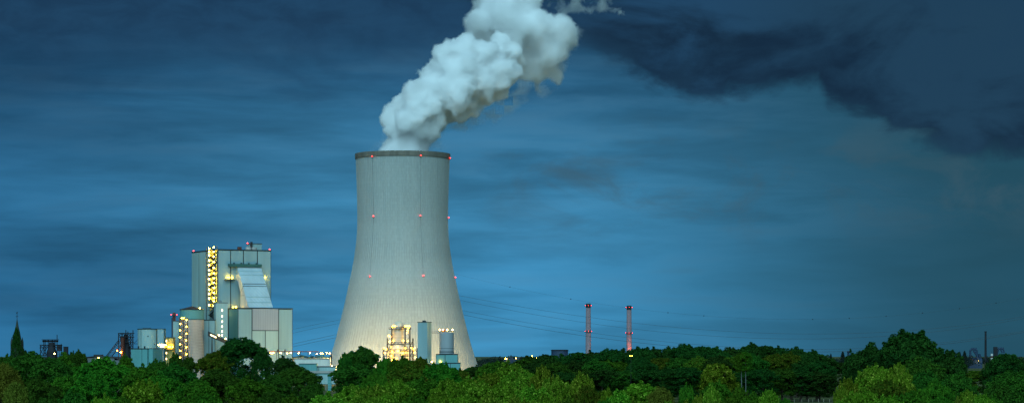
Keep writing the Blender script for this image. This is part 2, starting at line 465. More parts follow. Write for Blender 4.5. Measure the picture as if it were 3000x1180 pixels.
def on_tower(px, py, out=0.5):
    z = PZ(py, TD); r = tower_r(min(z, ZT)) + (0.8 if z > ZT else 0.0)
    for _ in range(4):
        x = max(-r * 0.999, min(r * 0.999, (px - 1179.8) * TS)); yy = -math.sqrt(max(r * r - x * x, 0.0))
        z = PZ(py, TD + yy); r = tower_r(min(z, ZT)) + (0.8 if z > ZT else 0.0)
    n = Vector((x, yy, 0)).normalized()
    return n * (r + out) + Vector((0, 0, z)), n
housing = MB(); housing.box(-0.45, 0.45, -0.45, 0.45, -0.9, -0.25).box(-0.08, 0.08, 0.2, 1.3, -0.6, -0.45)
hous_me = housing.mesh('lamp_housing', MAT['steel'])
wl = [(1098, 458), (1236, 456), (1316.5, 463), (1101.5, 633), (1235, 631.5), (1311.5, 637), (1092, 809), (1244.5, 807), (1331.5, 811.5)]
for px, py in wl:
    p, n = on_tower(px, py, 0.9)
    l = lamp(tower, p, 'red_l', 0.34, 'warning_lamp')
    h = link('lamp_housing', hous_me, l); h.rotation_euler = (0, 0, math.atan2(-n.x, n.y) + math.pi)
# conduits running down from lamp to lamp
for i, j in ((0, 3), (3, 6), (1, 4), (4, 7)):
    m = MB(); pts = []
    for t in np.linspace(0.02, 0.98, 18):
        p, n = on_tower(wl[i][0] * (1 - t) + wl[j][0] * t, wl[i][1] * (1 - t) + wl[j][1] * t, 0.30); pts.append(p)
    m.tube(pts, 0.045, 5); m.build('conduit', MAT['seam'], tower)

# ------------------------------------------------------------------ steam plume: billowing closed bodies of scattering droplets
def M_fog(name, dens, col=(0.998, 0.999, 1.0), erode=0.9, scale=0.11, lo=0.22, hi=0.62, aniso=0.15, seed=0.0, stretch=(1, 1, 1)):
    """droplet fog: thickens inwards from the plume's edge, torn into wisps by turbulence"""
    m = bpy.data.materials.new(name); m.use_nodes = True
    nt = m.node_tree; nt.nodes.clear()
    out = nt.nodes.new('ShaderNodeOutputMaterial')
    at = nt.nodes.new('ShaderNodeAttribute'); at.attribute_name = 'density'
    tcn = nt.nodes.new('ShaderNodeTexCoord').outputs['Object']
    n1 = NOISE(nt, MAPV(nt, tcn, stretch, (seed, seed * 0.7, -seed)), scale, 6, 0.64, 0.7)
    e = MATH(nt, 'SUBTRACT', at.outputs['Fac'], MATH(nt, 'MULTIPLY', MATH(nt, 'SUBTRACT', n1, 0.42), erode))
    dn = MATH(nt, 'MULTIPLY', SSTEP(nt, e, lo, hi), MATH(nt, 'MULTIPLY', SSTEP(nt, at.outputs['Fac'], 0.0, 0.12), dens))
    v = nt.nodes.new('ShaderNodeVolumeScatter'); v.inputs['Color'].default_value = (*col, 1); v.inputs['Anisotropy'].default_value = aniso
    nt.links.new(dn, v.inputs['Density'])
    nt.links.new(v.outputs[0], out.inputs['Volume'])
    return m

def billow(name, balls, voxel, waves, mat, parent, band=7.0, grid=1.3):
    """union of puffs -> one closed skin, roughened into billows at several sizes, then filled with fog"""
    m = MB(); v, f = ico(1.0, 3)
    v = np.array(v)
    for (c, r, sq) in balls:
        m.add(v * np.array(r) * np.array(sq) + np.array(c), f)
    o = link(name, m.mesh(name), None)
    rm = o.modifiers.new('union', 'REMESH'); rm.mode = 'VOXEL'; rm.voxel_size = voxel
    sm = o.modifiers.new('soft', 'SMOOTH'); sm.factor = 0.5; sm.iterations = 4
    for i, (kind, size, strength) in enumerate(waves):
        if kind == 'puff':      # rounded bulges
            t = bpy.data.textures.new(name + '_wave', 'VORONOI'); t.noise_scale = size; t.distance_metric = 'DISTANCE_SQUARED'; t.noise_intensity = 1.0; strength = -strength
        else:
            t = bpy.data.textures.new(name + '_wave', 'CLOUDS'); t.noise_scale = size; t.noise_depth = 2
        d = o.modifiers.new('wave', 'DISPLACE'); d.texture = t; d.texture_coords = 'LOCAL'; d.strength = strength; d.mid_level = 0.5
    r2 = o.modifiers.new('close', 'REMESH'); r2.mode = 'VOXEL'; r2.voxel_size = voxel * 0.9
    dg = bpy.context.evaluated_depsgraph_get(); dg.update()
    me = bpy.data.meshes.new_from_object(o.evaluated_get(dg))
    o.modifiers.clear(); old = o.data; o.data = me; bpy.data.meshes.remove(old)
    me.name = name; me.materials.clear(); me.materials.append(mat)
    o.parent = parent
    g = bpy.data.node_groups.new(name + '_fog', 'GeometryNodeTree')
    g.interface.new_socket('Geometry', in_out='INPUT', socket_type='NodeSocketGeometry'); g.interface.new_socket('Geometry', in_out='OUTPUT', socket_type='NodeSocketGeometry')
    gi = g.nodes.new('NodeGroupInput'); go = g.nodes.new('NodeGroupOutput')
    mv = g.nodes.new('GeometryNodeMeshToVolume'); mv.resolution_mode = 'VOXEL_SIZE'
    mv.inputs['Density'].default_value = 1.0; mv.inputs['Voxel Size'].default_value = grid; mv.inputs['Interior Band Width'].default_value = band
    sm_ = g.nodes.new('GeometryNodeSetMaterial'); sm_.inputs['Material'].default_value = mat
    g.links.new(gi.outputs[0], mv.inputs[0]); g.links.new(mv.outputs[0], sm_.inputs[0]); g.links.new(sm_.outputs[0], go.inputs[0])
    md = o.modifiers.new('fog', 'NODES'); md.node_group = g
    return o

plume = root('steam_plume', (PX(1190, TD), TD, PZ(440, TD)), 0, 'billowing white steam plume rising from the cooling tower and drifting up out of the picture', 'steam', None)
plume['kind'] = 'stuff'
PO = Vector(plume.location)
rng = random.Random(11)
def ball(px, py, rpx, dd=0.0, sq=(1, 1, 1)):
    D = TD + dd
    return (tuple(P(px, py, D) - PO), rpx * D / FPX, sq)
def jit(lst, amp, seed, grow=1.0, extra=2):
    rg = random.Random(seed); out = []
    for (px, py, r, dd) in lst:
        out.append(ball(px, py, r * 0.88 * grow, dd + rg.uniform(-6, 6)))
        for _ in range(extra):        # smaller puffs budding from the bigger ones
            a = rg.uniform(0, 2 * math.pi); q = rg.uniform(0.62, 0.9)
            out.append(ball(px + math.cos(a) * r * q, py + math.sin(a) * r * q, r * rg.uniform(0.24, 0.42), dd - r * TS * rg.uniform(-0.2, 0.75)))
    return out
core = [(1190, 462, 60, 0), (1190, 425, 57, 0), (1182, 390, 56, -4), (1225, 395, 44, -2), (1172, 362, 46, 2), (1215, 350, 58, -8), (1160, 345, 32, 0), (1258, 350, 46, 2), (1300, 338, 44, 4),
        (1195, 312, 40, 0), (1240, 300, 60, -6), (1290, 292, 56, 0), (1335, 318, 38, 6), (1262, 258, 50, 4), (1320, 262, 60, -8), (1376, 290, 42, 8), (1242, 232, 28, 6),
        (1296, 216, 56, 8), (1355, 214, 62, -4), (1418, 250, 50, 4), (1318, 172, 46, 14), (1362, 162, 48, 8), (1408, 178, 48, 4), (1456, 210, 42, 2), (1490, 212, 34, 4), (1448, 262, 30, 12), (1402, 300, 30, 14), (1440, 168, 40, 34), (1478, 150, 42, 44), (1510, 180, 34, 48)]
upper = [(1378, 84, 36, 60), (1420, 60, 55, 60), (1470, 45, 62, 55), (1425, 10, 48, 70), (1490, 8, 66, 66), (1545, 22, 50, 70), (1515, 88, 62, 58), (1572, 84, 60, 60), (1625, 92, 52, 62), (1652, 96, 40, 64),
         (1600, 150, 56, 66), (1640, 150, 36, 66), (1550, 150, 60, 72), (1490, 128, 56, 70), (1440, 120, 44, 66), (1500, 175, 46, 74), (1535, 215, 36, 76), (1560, 205, 48, 74), (1605, 210, 44, 72), (1625, 228, 26, 72), (1575, 244, 24, 74),
         (1450, -60, 80, 80), (1530, -70, 90, 85), (1600, -140, 110, 100), (1500, -170, 100, 100), (1640, -220, 120, 110)]
waves = [('cloud', 18.0, 15.0), ('puff', 12.0, 8.5), ('cloud', 6.5, 5.5), ('puff', 4.0, 3.2)]
billow('billow', jit(core, 1, 3, 1.09, 3), 1.0, waves, M_fog('dense_steam', 0.75, erode=1.0, scale=0.13, lo=0.06, hi=0.66), plume, 6.0, 0.9)
billow('billow', jit(upper, 1, 5, 1.08, 3), 1.2, waves, M_fog('spreading_steam', 0.34, (0.994, 0.997, 1.0), erode=1.1, scale=0.085, lo=0.12, hi=0.60, seed=9.0), plume, 10.0, 1.4)
# thin trailing vapour: lee side veil, rim mist, high wisps
veil = [(1300, 375, 38, 10), (1350, 362, 44, 14), (1400, 348, 46, 20), (1450, 330, 44, 26), (1500, 306, 40, 30), (1545, 300, 30, 34), (1470, 286, 44, 30), (1530, 250, 44, 40), (1590, 262, 38, 50), (1636, 252, 26, 52), (1260, 408, 38, 4), (1290, 430, 40, 4), (1660, 130, 50, 70), (1690, 100, 36, 70), (1640, 200, 46, 70)]
billow('veil', jit(veil, 1, 8, 1.1, 2), 1.8, [('cloud', 9.0, 10.0)], M_fog('thin_shaded_vapour', 0.075, (0.74, 0.77, 0.82), erode=1.25, scale=0.07, lo=0.15, hi=0.75, seed=4.0, stretch=(0.7, 0.7, 1.4)), plume, 12.0, 1.8)  # greyed scattering colour stands in for vapour lying in shadow
mist = [(1085, 446, 28, -6), (1110, 428, 28, -4), (1132, 405, 30, 0), (1150, 440, 36, -6), (1250, 446, 42, 0), (1220, 450, 42, 0), (1128, 385, 22, 0)]
billow('mist', jit(mist, 1, 9, 1.1, 2), 1.6, [('cloud', 8.0, 8.0)], M_fog('rim_mist', 0.030, erode=1.3, scale=0.08, lo=0.12, hi=0.8, seed=2.0), plume, 9.0, 1.6)
tail = [(1610, 22, 30, 88), (1650, 34, 30, 90), (1690, 22, 36, 92), (1730, 30, 34, 94), (1770, 22, 36, 96), (1805, 32, 30, 96), (1832, 46, 20, 96), (1700, -20, 40, 96), (1780, -20, 40, 98), (1640, -10, 34, 92)]
billow('wisp', jit(tail, 1, 6, 1.0, 2), 1.6, [('cloud', 8.0, 8.0)], M_fog('high_wisp', 0.12, erode=2.1, scale=0.085, lo=0.22, hi=0.62, seed=6.0), plume, 9.0, 1.3)
# ------------------------------------------------------------------ generic building pieces
def facade(fr, parent, splits, ly, z0, z1, mat, gap=0.42, proud=0.22, depth=0.5, thick=None):
    """cladding panels on a face parallel to local x at local y = ly, split at the given columns of the photograph"""
    lx = [fr.lx(p, ly) for p in splits]
    for a, b in zip(lx[:-1], lx[1:]):
        part('panel', mat, parent, lambda m: m.box(a + gap, b - gap, ly - proud, ly + depth, z0, z1))
def side_facade(fr, parent, splits, lx, z0, z1, mat, gap=0.6, proud=0.22, depth=0.5):
    ly = [fr.ly(p, lx) for p in splits]
    for a, b in zip(ly[:-1], ly[1:]):
        lo, hi = min(a, b), max(a, b)
        part('panel', mat, parent, lambda m: m.box(lx - proud, lx + depth, lo + gap, hi - gap, z0, z1))
def railing(m, pts, h=1.1, r=0.05, step=2.0):
    pts = [Vector(p) for p in pts]
    for p, q in zip(pts[:-1], pts[1:]):
        L = (q - p).length; n = max(1, int(L / step))
        for hh in (h, h * 0.55): m.beam(p + Vector((0, 0, hh)), q + Vector((0, 0, hh)), r)
        for k in range(n + 1):
            a = p.lerp(q, k / n); m.beam(a, a + Vector((0, 0, h)), r)

# ------------------------------------------------------------------ boiler house
fr = Frame(638, 1990, 27)
bh = root('boiler_house', fr.loc, fr.a, 'tall pale panelled boiler house block with dark seams and red lamps on its roof', 'power building')
Lf, Ll = fr.lx(794), fr.ly(562)
HB = fr.z(731)
part('wall', MAT['seam'], bh, lambda m: m.box(0, Lf, 0, Ll, 0, HB))
facade(fr, bh, [638, 675.5, 713, 754, 794], 0.0, 0.5, HB - 0.6, MAT['clad'])
side_facade(fr, bh, [638, 604, 583, 562], 0.0, 0.5, HB - 0.6, MAT['clad_light'])
part('roof_edge', MAT['seam'], bh, lambda m: m.box(-0.5, Lf + 0.4, -0.5, Ll + 0.4, HB + 0.003, HB + 0.5))
yR = 12.0
def roofbox(name, mat, p0, p1, t, b, ly=yR, dep=8.0):
    a, c = fr.lx(p0, ly), fr.lx(p1, ly)
    return part(name, mat, bh, lambda m: m.box(a, c, ly, ly + dep, HB + 0.5, fr.z(t, a, ly)))
ph = roofbox('plant_room', MAT['clad_light'], 735, 767, 714, 731, 14, 9)
a, c = fr.lx(735, 14), fr.lx(767, 14); zt = fr.z(714, a, 14)
part('plant_room_roof', MAT['seam'], ph, lambda m: m.box(a - 0.3, c + 0.3, 13.7, 23.3, zt + 0.003, zt + 0.5))
roofbox('roof_stack', MAT['steel'], 735, 740, 708, 731, 13, 1.4)
roofbox('vent_box', MAT['brickdark'], 699, 708, 722.5, 731, 8, 3)
for p0, p1 in ((720, 736), (738, 752)):
    a, c = fr.lx(p0, 7), fr.lx(p1, 7); r = (c - a) / 2
    part('vent_drum', MAT['concrete_pink'], bh, lambda m: m.lathe([(r, HB + 0.5), (r, fr.z(724, a, 7) - 0.3), (r * 0.93, fr.z(724, a, 7))], 20, ((a + c) / 2, 7), True), True)
for px, py, ly in ((567, 732, None), (725, 712, 14), (790, 730, 1.0)):
    if ly is None: loc = (0.5, fr.ly(567, 0.5), HB + 1.3)
    else: loc = (fr.lx(px, ly), ly, fr.z(py, fr.lx(px, ly), ly))
    l = lamp(bh, loc, 'red_l', 0.45, 'warning_lamp')
    part('lamp_post', MAT['steel'], l, lambda m: m.tube([(0, 0, -0.4), (0, 0, -1.6)], 0.09))
# crane hood over the duct
h0, h1 = fr.lx(671, -3), fr.lx(767, -3)
hood = part('hood', MAT['teal_dark'], bh, lambda m: m.box(h0, h1, -3.2, -0.25, fr.z(780.5, h0, -3), fr.z(772, h0, -3)))
for px in (686.5, 708, 730, 752.5):
    x = fr.lx(px, -3); zz = fr.z(772, h0, -3)
    part('hoist', MAT['seam'], hood, lambda m: m.lathe([(0.8, zz + 0.002), (0.8, zz + 0.6), (0.4, zz + 1.0)], 10, (x, -2.2), True))
# service balcony with lamps beside the duct
b0, b1 = fr.lx(660, -3), fr.lx(689, -3); zb = fr.z(820, b0, -3)
bal = part('balcony', MAT['steel'], bh, lambda m: m.box(b0, b1, -3.6, -0.25, zb, zb + 0.5))
part('balcony_railing', MAT['steel'], bal, lambda m: railing(m, [(b0 + 0.1, -3.5, zb + 0.5), (b1 - 0.1, -3.5, zb + 0.5)]))
for px in (666, 671, 680): lamp(bh, (fr.lx(px, -1.3), -1.3, fr.z(812, b0, -1.3)), 'warmhot', 0.42)
lamp(bh, (fr.lx(777, -1.3), -1.3, fr.z(812.5, Lf, -1.3)), 'warmhot', 0.45)

# ------------------------------------------------------------------ sloping flue duct
UF = -29.0
fd = root('flue_duct', fr.loc, fr.a, 'wide pale sloping flue duct slanting down the front of the boiler house', 'duct')
d0, d1 = fr.lx(694, -1.5), fr.lx(764.5, -1.5)
zt = fr.z(781.5, d0, -1.5); zb = fr.z(901, d0, -28) + 0.3
poly = [(-0.3, zt), (-2.0, zt), (-28.0, zb), (-9.5, zb), (-9.5, fr.z(856, d0, -9.5)), (-0.3, fr.z(812, d0, 0))]
part('casing', MAT['duct'], fd, lambda m: m.prism_x(poly, d0, d1))
def on_slope(z):
    t = (zt - z) / (zt - zb); return -2.0 - 26.0 * t
for py in (794, 804.7, 831, 837.5, 869, 885):
    u = -2.0
    for _ in range(6):
        z = fr.z(py, d0, u); u = on_slope(z)
    nz = 26.0 / math.hypot(26, zt - zb); ny = -(zt - zb) / math.hypot(26, zt - zb)
    part('stiffener', MAT['seam'] if py in (831, 837.5) else MAT['clad'], fd, lambda m: m.prism_x([(u + 0.12, z + 0.16), (u + ny * 0.22 + 0.12, z + nz * 0.22 + 0.16), (u + ny * 0.22 - 0.12, z + nz * 0.22 - 0.16), (u - 0.12, z - 0.16)], d0 + 0.1, d1 - 0.1))
zk = fr.z(856, d0, -9.5)
part('side_rib', MAT['seam'], fd, lambda m: m.tube([(d0 - 0.05, -9.5, zk), (d0 - 0.05, -19, fr.z(831, d0, -13) - 0.3)], 0.12, 4))
part('side_rib', MAT['seam'], fd, lambda m: m.tube([(d0 - 0.05, -9.5, zk - 2.6), (d0 - 0.05, -18.4, zk - 2.6)], 0.12, 4))

# ------------------------------------------------------------------ lower filter block in front
fb = root('filter_block', fr.loc, fr.a, 'lower pale panelled block with pinkish centre at the foot of the sloping duct', 'power building')
x0, x1 = fr.lx(697, UF), fr.lx(857, UF)
yb = fr.ly(671, x0)
ZL = fr.z(901.5, x0, UF)
part('wall', MAT['seam'], fb, lambda m: m.box(x0, x1, UF, -0.6, 0, ZL - 0.3))
part('roof_edge', MAT['seam'], fb, lambda m: m.box(x0 - 0.4, x1 + 0.4, UF - 0.4, -0.6, ZL - 0.297, ZL + 0.25))
zm = fr.z(967, x0, UF)
facade(fr, fb, [697, 738], UF, 0.5, ZL - 0.9, MAT['clad'])
facade(fr, fb, [816, 857], UF, 0.5, ZL - 0.9, MAT['clad'])
facade(fr, fb, [738.5, 815.5], UF, zm + 0.3, ZL - 0.5, MAT['clad_pink'], 0.25, 0.5)
facade(fr, fb, [738, 777, 816], UF, 0.5, zm - 0.3, MAT['clad_light'], 0.35)
side_facade(fr, fb, [697, 671], x0, 0.5, ZL - 0.9, MAT['teal'], 0.5)
lamp(fb, (fr.lx(691, -7), -7.0, ZL + 1.3), 'warmhot', 0.6)
lamp(fb, (fr.lx(683, -5), -5.0, ZL + 1.0), 'warmhot', 0.4)

# ------------------------------------------------------------------ zigzag stair towers
def stair_tower(name, loc, rz, label, w, dep, z0, z1, step, lamps, lampkind='warm', lr=0.42, nbay=2, mat=None):
    t = root(name, loc, rz, label, 'stair tower')
    mat = mat or MAT['steel']
    for k in range(nbay + 1):
        for y in (0.0, dep):
            x = w * k / nbay
            part('post', mat, t, lambda m: m.box(x - 0.16, x + 0.16, y - 0.16, y + 0.16, 0, z1))
    n = int((z1 - z0) / step)
    for i in range(n + 1):
        z = z0 + i * step
        part('landing', mat, t, lambda m: m.box(0.17, w - 0.17, 0.17, dep - 0.17, z - 0.12, z + 0.05))
        part('railing', mat, t, lambda m: railing(m, [(0.2, 0.0, z), (w - 0.2, 0.0, z)], 1.1, 0.07, 3.0))
        if i < n:
            a, b = (0.6, w * 0.95) if i % 2 == 0 else (w * 0.95, 0.6)
            part('flight', mat, t, lambda m: m.prism_x([(a, z + 0.05), (a, z - 0.35), (b, z + step - 0.5), (b, z + step - 0.1)], 0, 1.1)
                 if False else m.add([(a, 0.5, z), (a, 1.6, z), (b, 1.6, z + step), (b, 0.5, z + step), (a, 0.5, z - 0.45), (a, 1.6, z - 0.45), (b, 1.6, z + step - 0.45), (b, 0.5, z + step - 0.45)],
                                     [(0, 1, 2, 3), (7, 6, 5, 4), (0, 3, 7, 4), (1, 5, 6, 2), (0, 4, 5, 1), (3, 2, 6, 7)]))
    for (x, y, z) in lamps: lamp(t, (x, y, z), lampkind, lr)
    return t
# on the narrow side of the boiler house: the tower's width runs along the wall (towards the back)
sw = fr.ly(604.5, -1.8)
Mrot = Matrix.Rotation(fr.a, 4, 'Z'); org = Vector(fr.loc) + Mrot @ Vector((-0.35, 0.6, 0))
# local frame of the tower: x along the wall away from the corner, y pointing out to the open side
def wall_px(px, out): return fr.ly(px, -0.35 - out) - 0.6
zs_l = [122, 146, 172, 210, 245, 282, 313, 348, 387, 425, 458, 490, 540]
zs_r = [114, 147, 183, 222, 265, 305, 342, 375, 412, 450, 487, 512, 545]
lp = []
for v in zs_l: lp.append((wall_px(613, 2.7), 2.7, fr.z(680 + v / 2.532, -2, 15)))
for v in zs_r: lp.append((wall_px(626, 2.7), 2.7, fr.z(680 + v / 2.532, -2, 7)))
zt = fr.z(722, 0, 5)
stair_tower('stair_tower', org, fr.a + R(90), 'tall brightly lit stair tower climbing the boiler house corner', wall_px(605, 3), 3.0, fr.z(935, 0, 5), zt, 3.85, lp, 'warm', 0.68)

# ------------------------------------------------------------------ slim lift tower with lit slots
f2 = Frame(632, 1950, 14)
lt = root('lift_tower', f2.loc, f2.a, 'slim pale lift tower with a column of small lit windows', 'lift tower')
w2 = f2.lx(667); z2 = f2.z(887)
part('wall', MAT['clad_light'], lt, lambda m: m.box(0, w2, 0, 12, 0, z2))
part('roof_edge', MAT['seam'], lt, lambda m: m.box(-0.25, w2 + 0.25, -0.25, 12.2, z2 + 0.003, z2 + 0.4))
part('roof_railing', MAT['steel'], lt, lambda m: railing(m, [(2.5, 1, z2 + 0.4), (4.6, 1, z2 + 0.4)], 1.6, 0.12, 1.0))
for v in (908, 925.7, 941, 955.3, 969.5, 981):
    x, z = f2.lx(650.8), f2.z(v)
    w = part('window', MAT['slot'], lt, lambda m: m.box(x - 0.38, x + 0.38, -0.10, 0.2, z - 0.75, z + 0.75))
    part('window_frame', MAT['seam'], w, lambda m: m.box(x - 0.5, x - 0.382, -0.14, 0.2, z - 0.9, z + 0.9).box(x + 0.382, x + 0.5, -0.14, 0.2, z - 0.9, z + 0.9))

# ------------------------------------------------------------------ conveyor bridge
D3 = 1935
p0, p1 = P(609, 976, D3), P(668, 1003, D3)
cb = root('conveyor_bridge', (p0.x, D3, 0), 0, 'dark enclosed conveyor bridge sloping down with lit windows inside', 'conveyor')
L = p1.x - p0.x; za, zb = p0.z, p1.z
part('gallery', MAT['steel'], cb, lambda m: m.add([(0, 0, za - 2.0), (L, 0, zb - 1.6), (L, 0, zb + 1.6), (0, 0, za + 1.8), (0, 4, za - 2.0), (L, 4, zb - 1.6), (L, 4, zb + 1.6), (0, 4, za + 1.8)],
     [(0, 1, 2, 3), (7, 6, 5, 4), (0, 4, 5, 1), (3, 2, 6, 7), (0, 3, 7, 4), (1, 5, 6, 2)]))
for t0, t1 in ((0.12, 0.28), (0.30, 0.42)):
    part('window', MAT['cabin'], cb, lambda m: m.add([(L * t0, -0.08, za + (zb - za) * t0 - 0.6), (L * t1, -0.08, za + (zb - za) * t1 - 0.6), (L * t1, -0.08, za + (zb - za) * t1 + 0.5), (L * t0, -0.08, za + (zb - za) * t0 + 0.5),
        (L * t0, 0.1, za + (zb - za) * t0 - 0.6), (L * t1, 0.1, za + (zb - za) * t1 - 0.6), (L * t1, 0.1, za + (zb - za) * t1 + 0.5), (L * t0, 0.1, za + (zb - za) * t0 + 0.5)], [(0, 1, 2, 3), (0, 3, 7, 4), (1, 5, 6, 2), (3, 2, 6, 7), (0, 4, 5, 1)]))
for px, py in ((641.5, 981), (661, 991)):
    q = P(px, py, D3 - 1.2); lamp(cb, (q.x - p0.x, -1.2, q.z), 'white_l', 0.5)
for x in (3.0, L - 2.0):
    part('trestle', MAT['steel'], cb, lambda m: m.tube([(x - 1.2, 2, 0), (x, 2, za - 3)], 0.3, 5).tube([(x + 1.2, 2, 0), (x, 2, za - 3)], 0.3, 5))

# ------------------------------------------------------------------ round banded silo with teal top, and the flat blocks beside it
D4 = 1940; S4 = D4 / FPX
rs = 34.5 * S4
si = root('banded_silo', (PX(562.5, D4), D4, 0), 0, 'round banded concrete silo capped by a teal drum with dark cone roof', 'silo')
z935, z905, z898 = PZ(935, D4), PZ(906, D4), PZ(899, D4)
part('shaft', MAT['concrete_pink'], si, lambda m: m.lathe([(rs, 0), (rs, z935)], 56), True)
for k in range(20):
    z = 2.0 + k * (z935 - 3) / 20
    part('band', MAT['band'], si, lambda m: m.lathe([(rs, z), (rs + 0.16, z + 0.05), (rs + 0.16, z + 0.55), (rs, z + 0.6)], 56), True)
part('drum', MAT['teal'], si, lambda m: m.lathe([(rs + 0.1, z935), (rs + 0.1, z905)], 56), True)
part('cone_roof', MAT['roof'], si, lambda m: m.lathe([(rs + 0.5, z905 - 0.3), (rs + 0.5, z905 + 0.15), (0.6, z898 + 0.6), (0.01, z898 + 0.8)], 56), True)
lamp(si, (6.9, -6.6, z905 + 0.9), 'white_l', 0.35)
part('seam_ring', MAT['seam'], si, lambda m: m.lathe([(rs + 0.12, z935 - 0.25), (rs + 0.3, z935 - 0.2), (rs + 0.3, z935 + 0.15), (rs + 0.12, z935 + 0.2)], 56), True)

def block(name, px0, px1, top, D, dep, mat, label, cat='building', a=0.0, splits=(), edge='seam', side=True, bot=0.0):
    f = Frame(px0, D, a)
    b = root(name, f.loc, f.a, label, cat)
    w = f.lx(px1); h = f.z(top)
    if splits:
        part('wall', MAT['seam'], b, lambda m: m.box(0, w, 0, dep, bot, h - 0.1))
        facade(f, b, [px0, *splits, px1], 0.0, bot + 0.3, h - 0.5, MAT[mat], 0.22, 0.2, 0.3)
        part('panel', MAT[mat], b, lambda m: m.box(w - 0.3, w + 0.2, 0.4, dep - 0.4, bot + 0.3, h - 0.5))
        part('panel', MAT[mat], b, lambda m: m.box(-0.2, 0.3, 0.4, dep - 0.4, bot + 0.3, h - 0.5))
    else:
        part('wall', MAT[mat], b, lambda m: m.box(0, w, 0, dep, bot, h - 0.1))
    part('roof_edge', MAT[edge], b, lambda m: m.box(-0.3, w + 0.3, -0.3, dep + 0.3, h - 0.097, h + 0.35))
    return b, f, w, h
b1, f, w, h = block('flat_block', 588, 630, 936.5, 1946, 14, 'clad', 'plain grey slab block behind the banded silo, below the lift tower', 'building', 0, (612,))
b2, f, w, h = block('side_block', 507, 530, 940, 1944, 12, 'clad_light', 'pale wall block lit yellow behind the zigzag stair', 'building')

# zigzag outdoor stair with bare lamps
D5 = 1920
zz = [(528, 947.6), (528, 967), (528, 987), (528, 1007), (528.5, 1026.6), (527.5, 1046.8), (546.5, 956), (546.3, 976.5), (545.5, 996), (546.3, 1016), (546.3, 1036.5), (533, 931), (538, 931.5), (547, 936.5)]
px0 = PX(525, D5)
lp = [(PX(x, D5) - px0, -0.6, PZ(y, D5)) for x, y in zz]
stair_tower('stair_tower', (px0, D5, 0), 0, 'open zigzag stair with bright bare lamps against the banded silo', PX(549, D5) - px0, 2.6, PZ(1060, D5), PZ(930, D5), 2.62, lp, 'warmhot', 0.47)

# dark red stack with red lamps
D6 = 1975
st6 = root('brick_stack', (PX(510, D6), D6, 0), 0, 'short dark red stack with red lamps beside the teal-topped silo', 'chimney')
r6 = 4.6 * D6 / FPX
part('flue', MAT['brickdark'], st6, lambda m: m.lathe([(r6 * 1.05, 0), (r6, PZ(921, D6)), (r6, PZ(915, D6)), (r6 * 0.7, PZ(915, D6)), (r6 * 0.7, PZ(930, D6))], 20), True)
part('gallery', MAT['steel'], st6, lambda m: m.lathe([(r6, PZ(924, D6)), (r6 + 0.9, PZ(924, D6)), (r6 + 0.9, PZ(922.5, D6)), (r6, PZ(922.5, D6))], 20), True)
part('pipe', MAT['steel'], st6, lambda m: m.tube([(-r6 - 0.4, -0.5, 0), (-r6 - 0.4, -0.5, PZ(930, D6))], 0.35, 6))
for sx in (-1, 1): lamp(st6, (sx * (r6 + 0.9), -0.6, PZ(921, D6)), 'red_l', 0.30, 'warning_lamp')

# ochre annex with lit gallery and cabin
b3, f, w, h = block('ochre_annex', 486, 508, 988, 1925, 10, 'yellow', 'small ochre annex glowing yellow under gallery lamps', 'building', 0, (492,))
zg = f.z(1022)
part('gallery_deck', MAT['steel'], b3, lambda m: m.box(-1.0, w + 0.3, -2.2, -0.25, zg - 0.25, zg))
part('gallery_railing', MAT['steel'], b3, lambda m: railing(m, [(-0.9, -2.1, zg), (w + 0.2, -2.1, zg)], 1.1, 0.08, 1.5))
for px in (494, 499, 506.5): lamp(b3, (f.lx(px), -1.4, f.z(1015)), 'warmhot', 0.45)
lamp(b3, (f.lx(487), -1.4, f.z(1010)), 'white_l', 0.3)
for py in (998, 1033, 1050):
    x, z = f.lx(488), f.z(py)
    part('window', MAT['cabin'], b3, lambda m: m.box(x - 0.5, x + 0.3, -0.35, 0.2, z - 0.7, z + 0.7))

# pale drum silo and its corner block
D7 = 1950; S7 = D7 / FPX
ps = root('pale_silo', (PX(434, D7), D7, 0), 0, 'broad pale silo with small dark hatches and a flat-sided corner block', 'silo')
r7 = 30.5 * S7; h7 = PZ(962.5, D7)
part('shaft', MAT['clad_light'], ps, lambda m: m.lathe([(r7, 0), (r7, h7)], 64, (0, 0), True), True)
part('top_ring', MAT['seam'], ps, lambda m: m.lathe([(r7, h7 - 0.5), (r7 + 0.22, h7 - 0.5), (r7 + 0.22, h7 + 0.15), (r7, h7 + 0.15)], 64), True)
x0, x1 = PX(461.5, D7) - PX(434, D7), PX(481.5, D7) - PX(434, D7)
part('corner_block', MAT['clad'], ps, lambda m: m.box(x0, x1, -4.0, 8, 0, h7 - 0.2))
part('corner_seam', MAT['seam'], ps, lambda m: m.box(x0 - 0.35, x0 + 0.35, -4.5, -3.8, 0, h7 - 0.1))
part('block_edge', MAT['seam'], ps, lambda m: m.box(x0 - 0.3, x1 + 0.2, -4.3, 8.2, h7 - 0.197, h7 + 0.2))
x2 = PX(417, D7) - PX(434, D7)
part('downpipe', MAT['seam'], ps, lambda m: m.tube([(x2, -math.sqrt(r7 * r7 - x2 * x2) - 0.15, 0), (x2, -math.sqrt(r7 * r7 - x2 * x2) - 0.15, h7 - 1)], 0.16, 5))
part('roof_ridge', MAT['seam'], ps, lambda m: m.box(PX(418, D7) - PX(434, D7), PX(442, D7) - PX(434, D7), -1.5, 1.5, h7 + 0.15, h7 + 0.7))
for px, py in ((438, 984), (455, 1007)):
    x = PX(px, D7) - PX(434, D7); y = -math.sqrt(max(r7 * r7 - x * x, 1)); z = PZ(py, D7 + y)
    part('hatch', MAT['steel'], ps, lambda m: m.box(x - 0.4, x + 0.4, y - 0.12, y + 0.6, z - 0.5, z + 0.5))
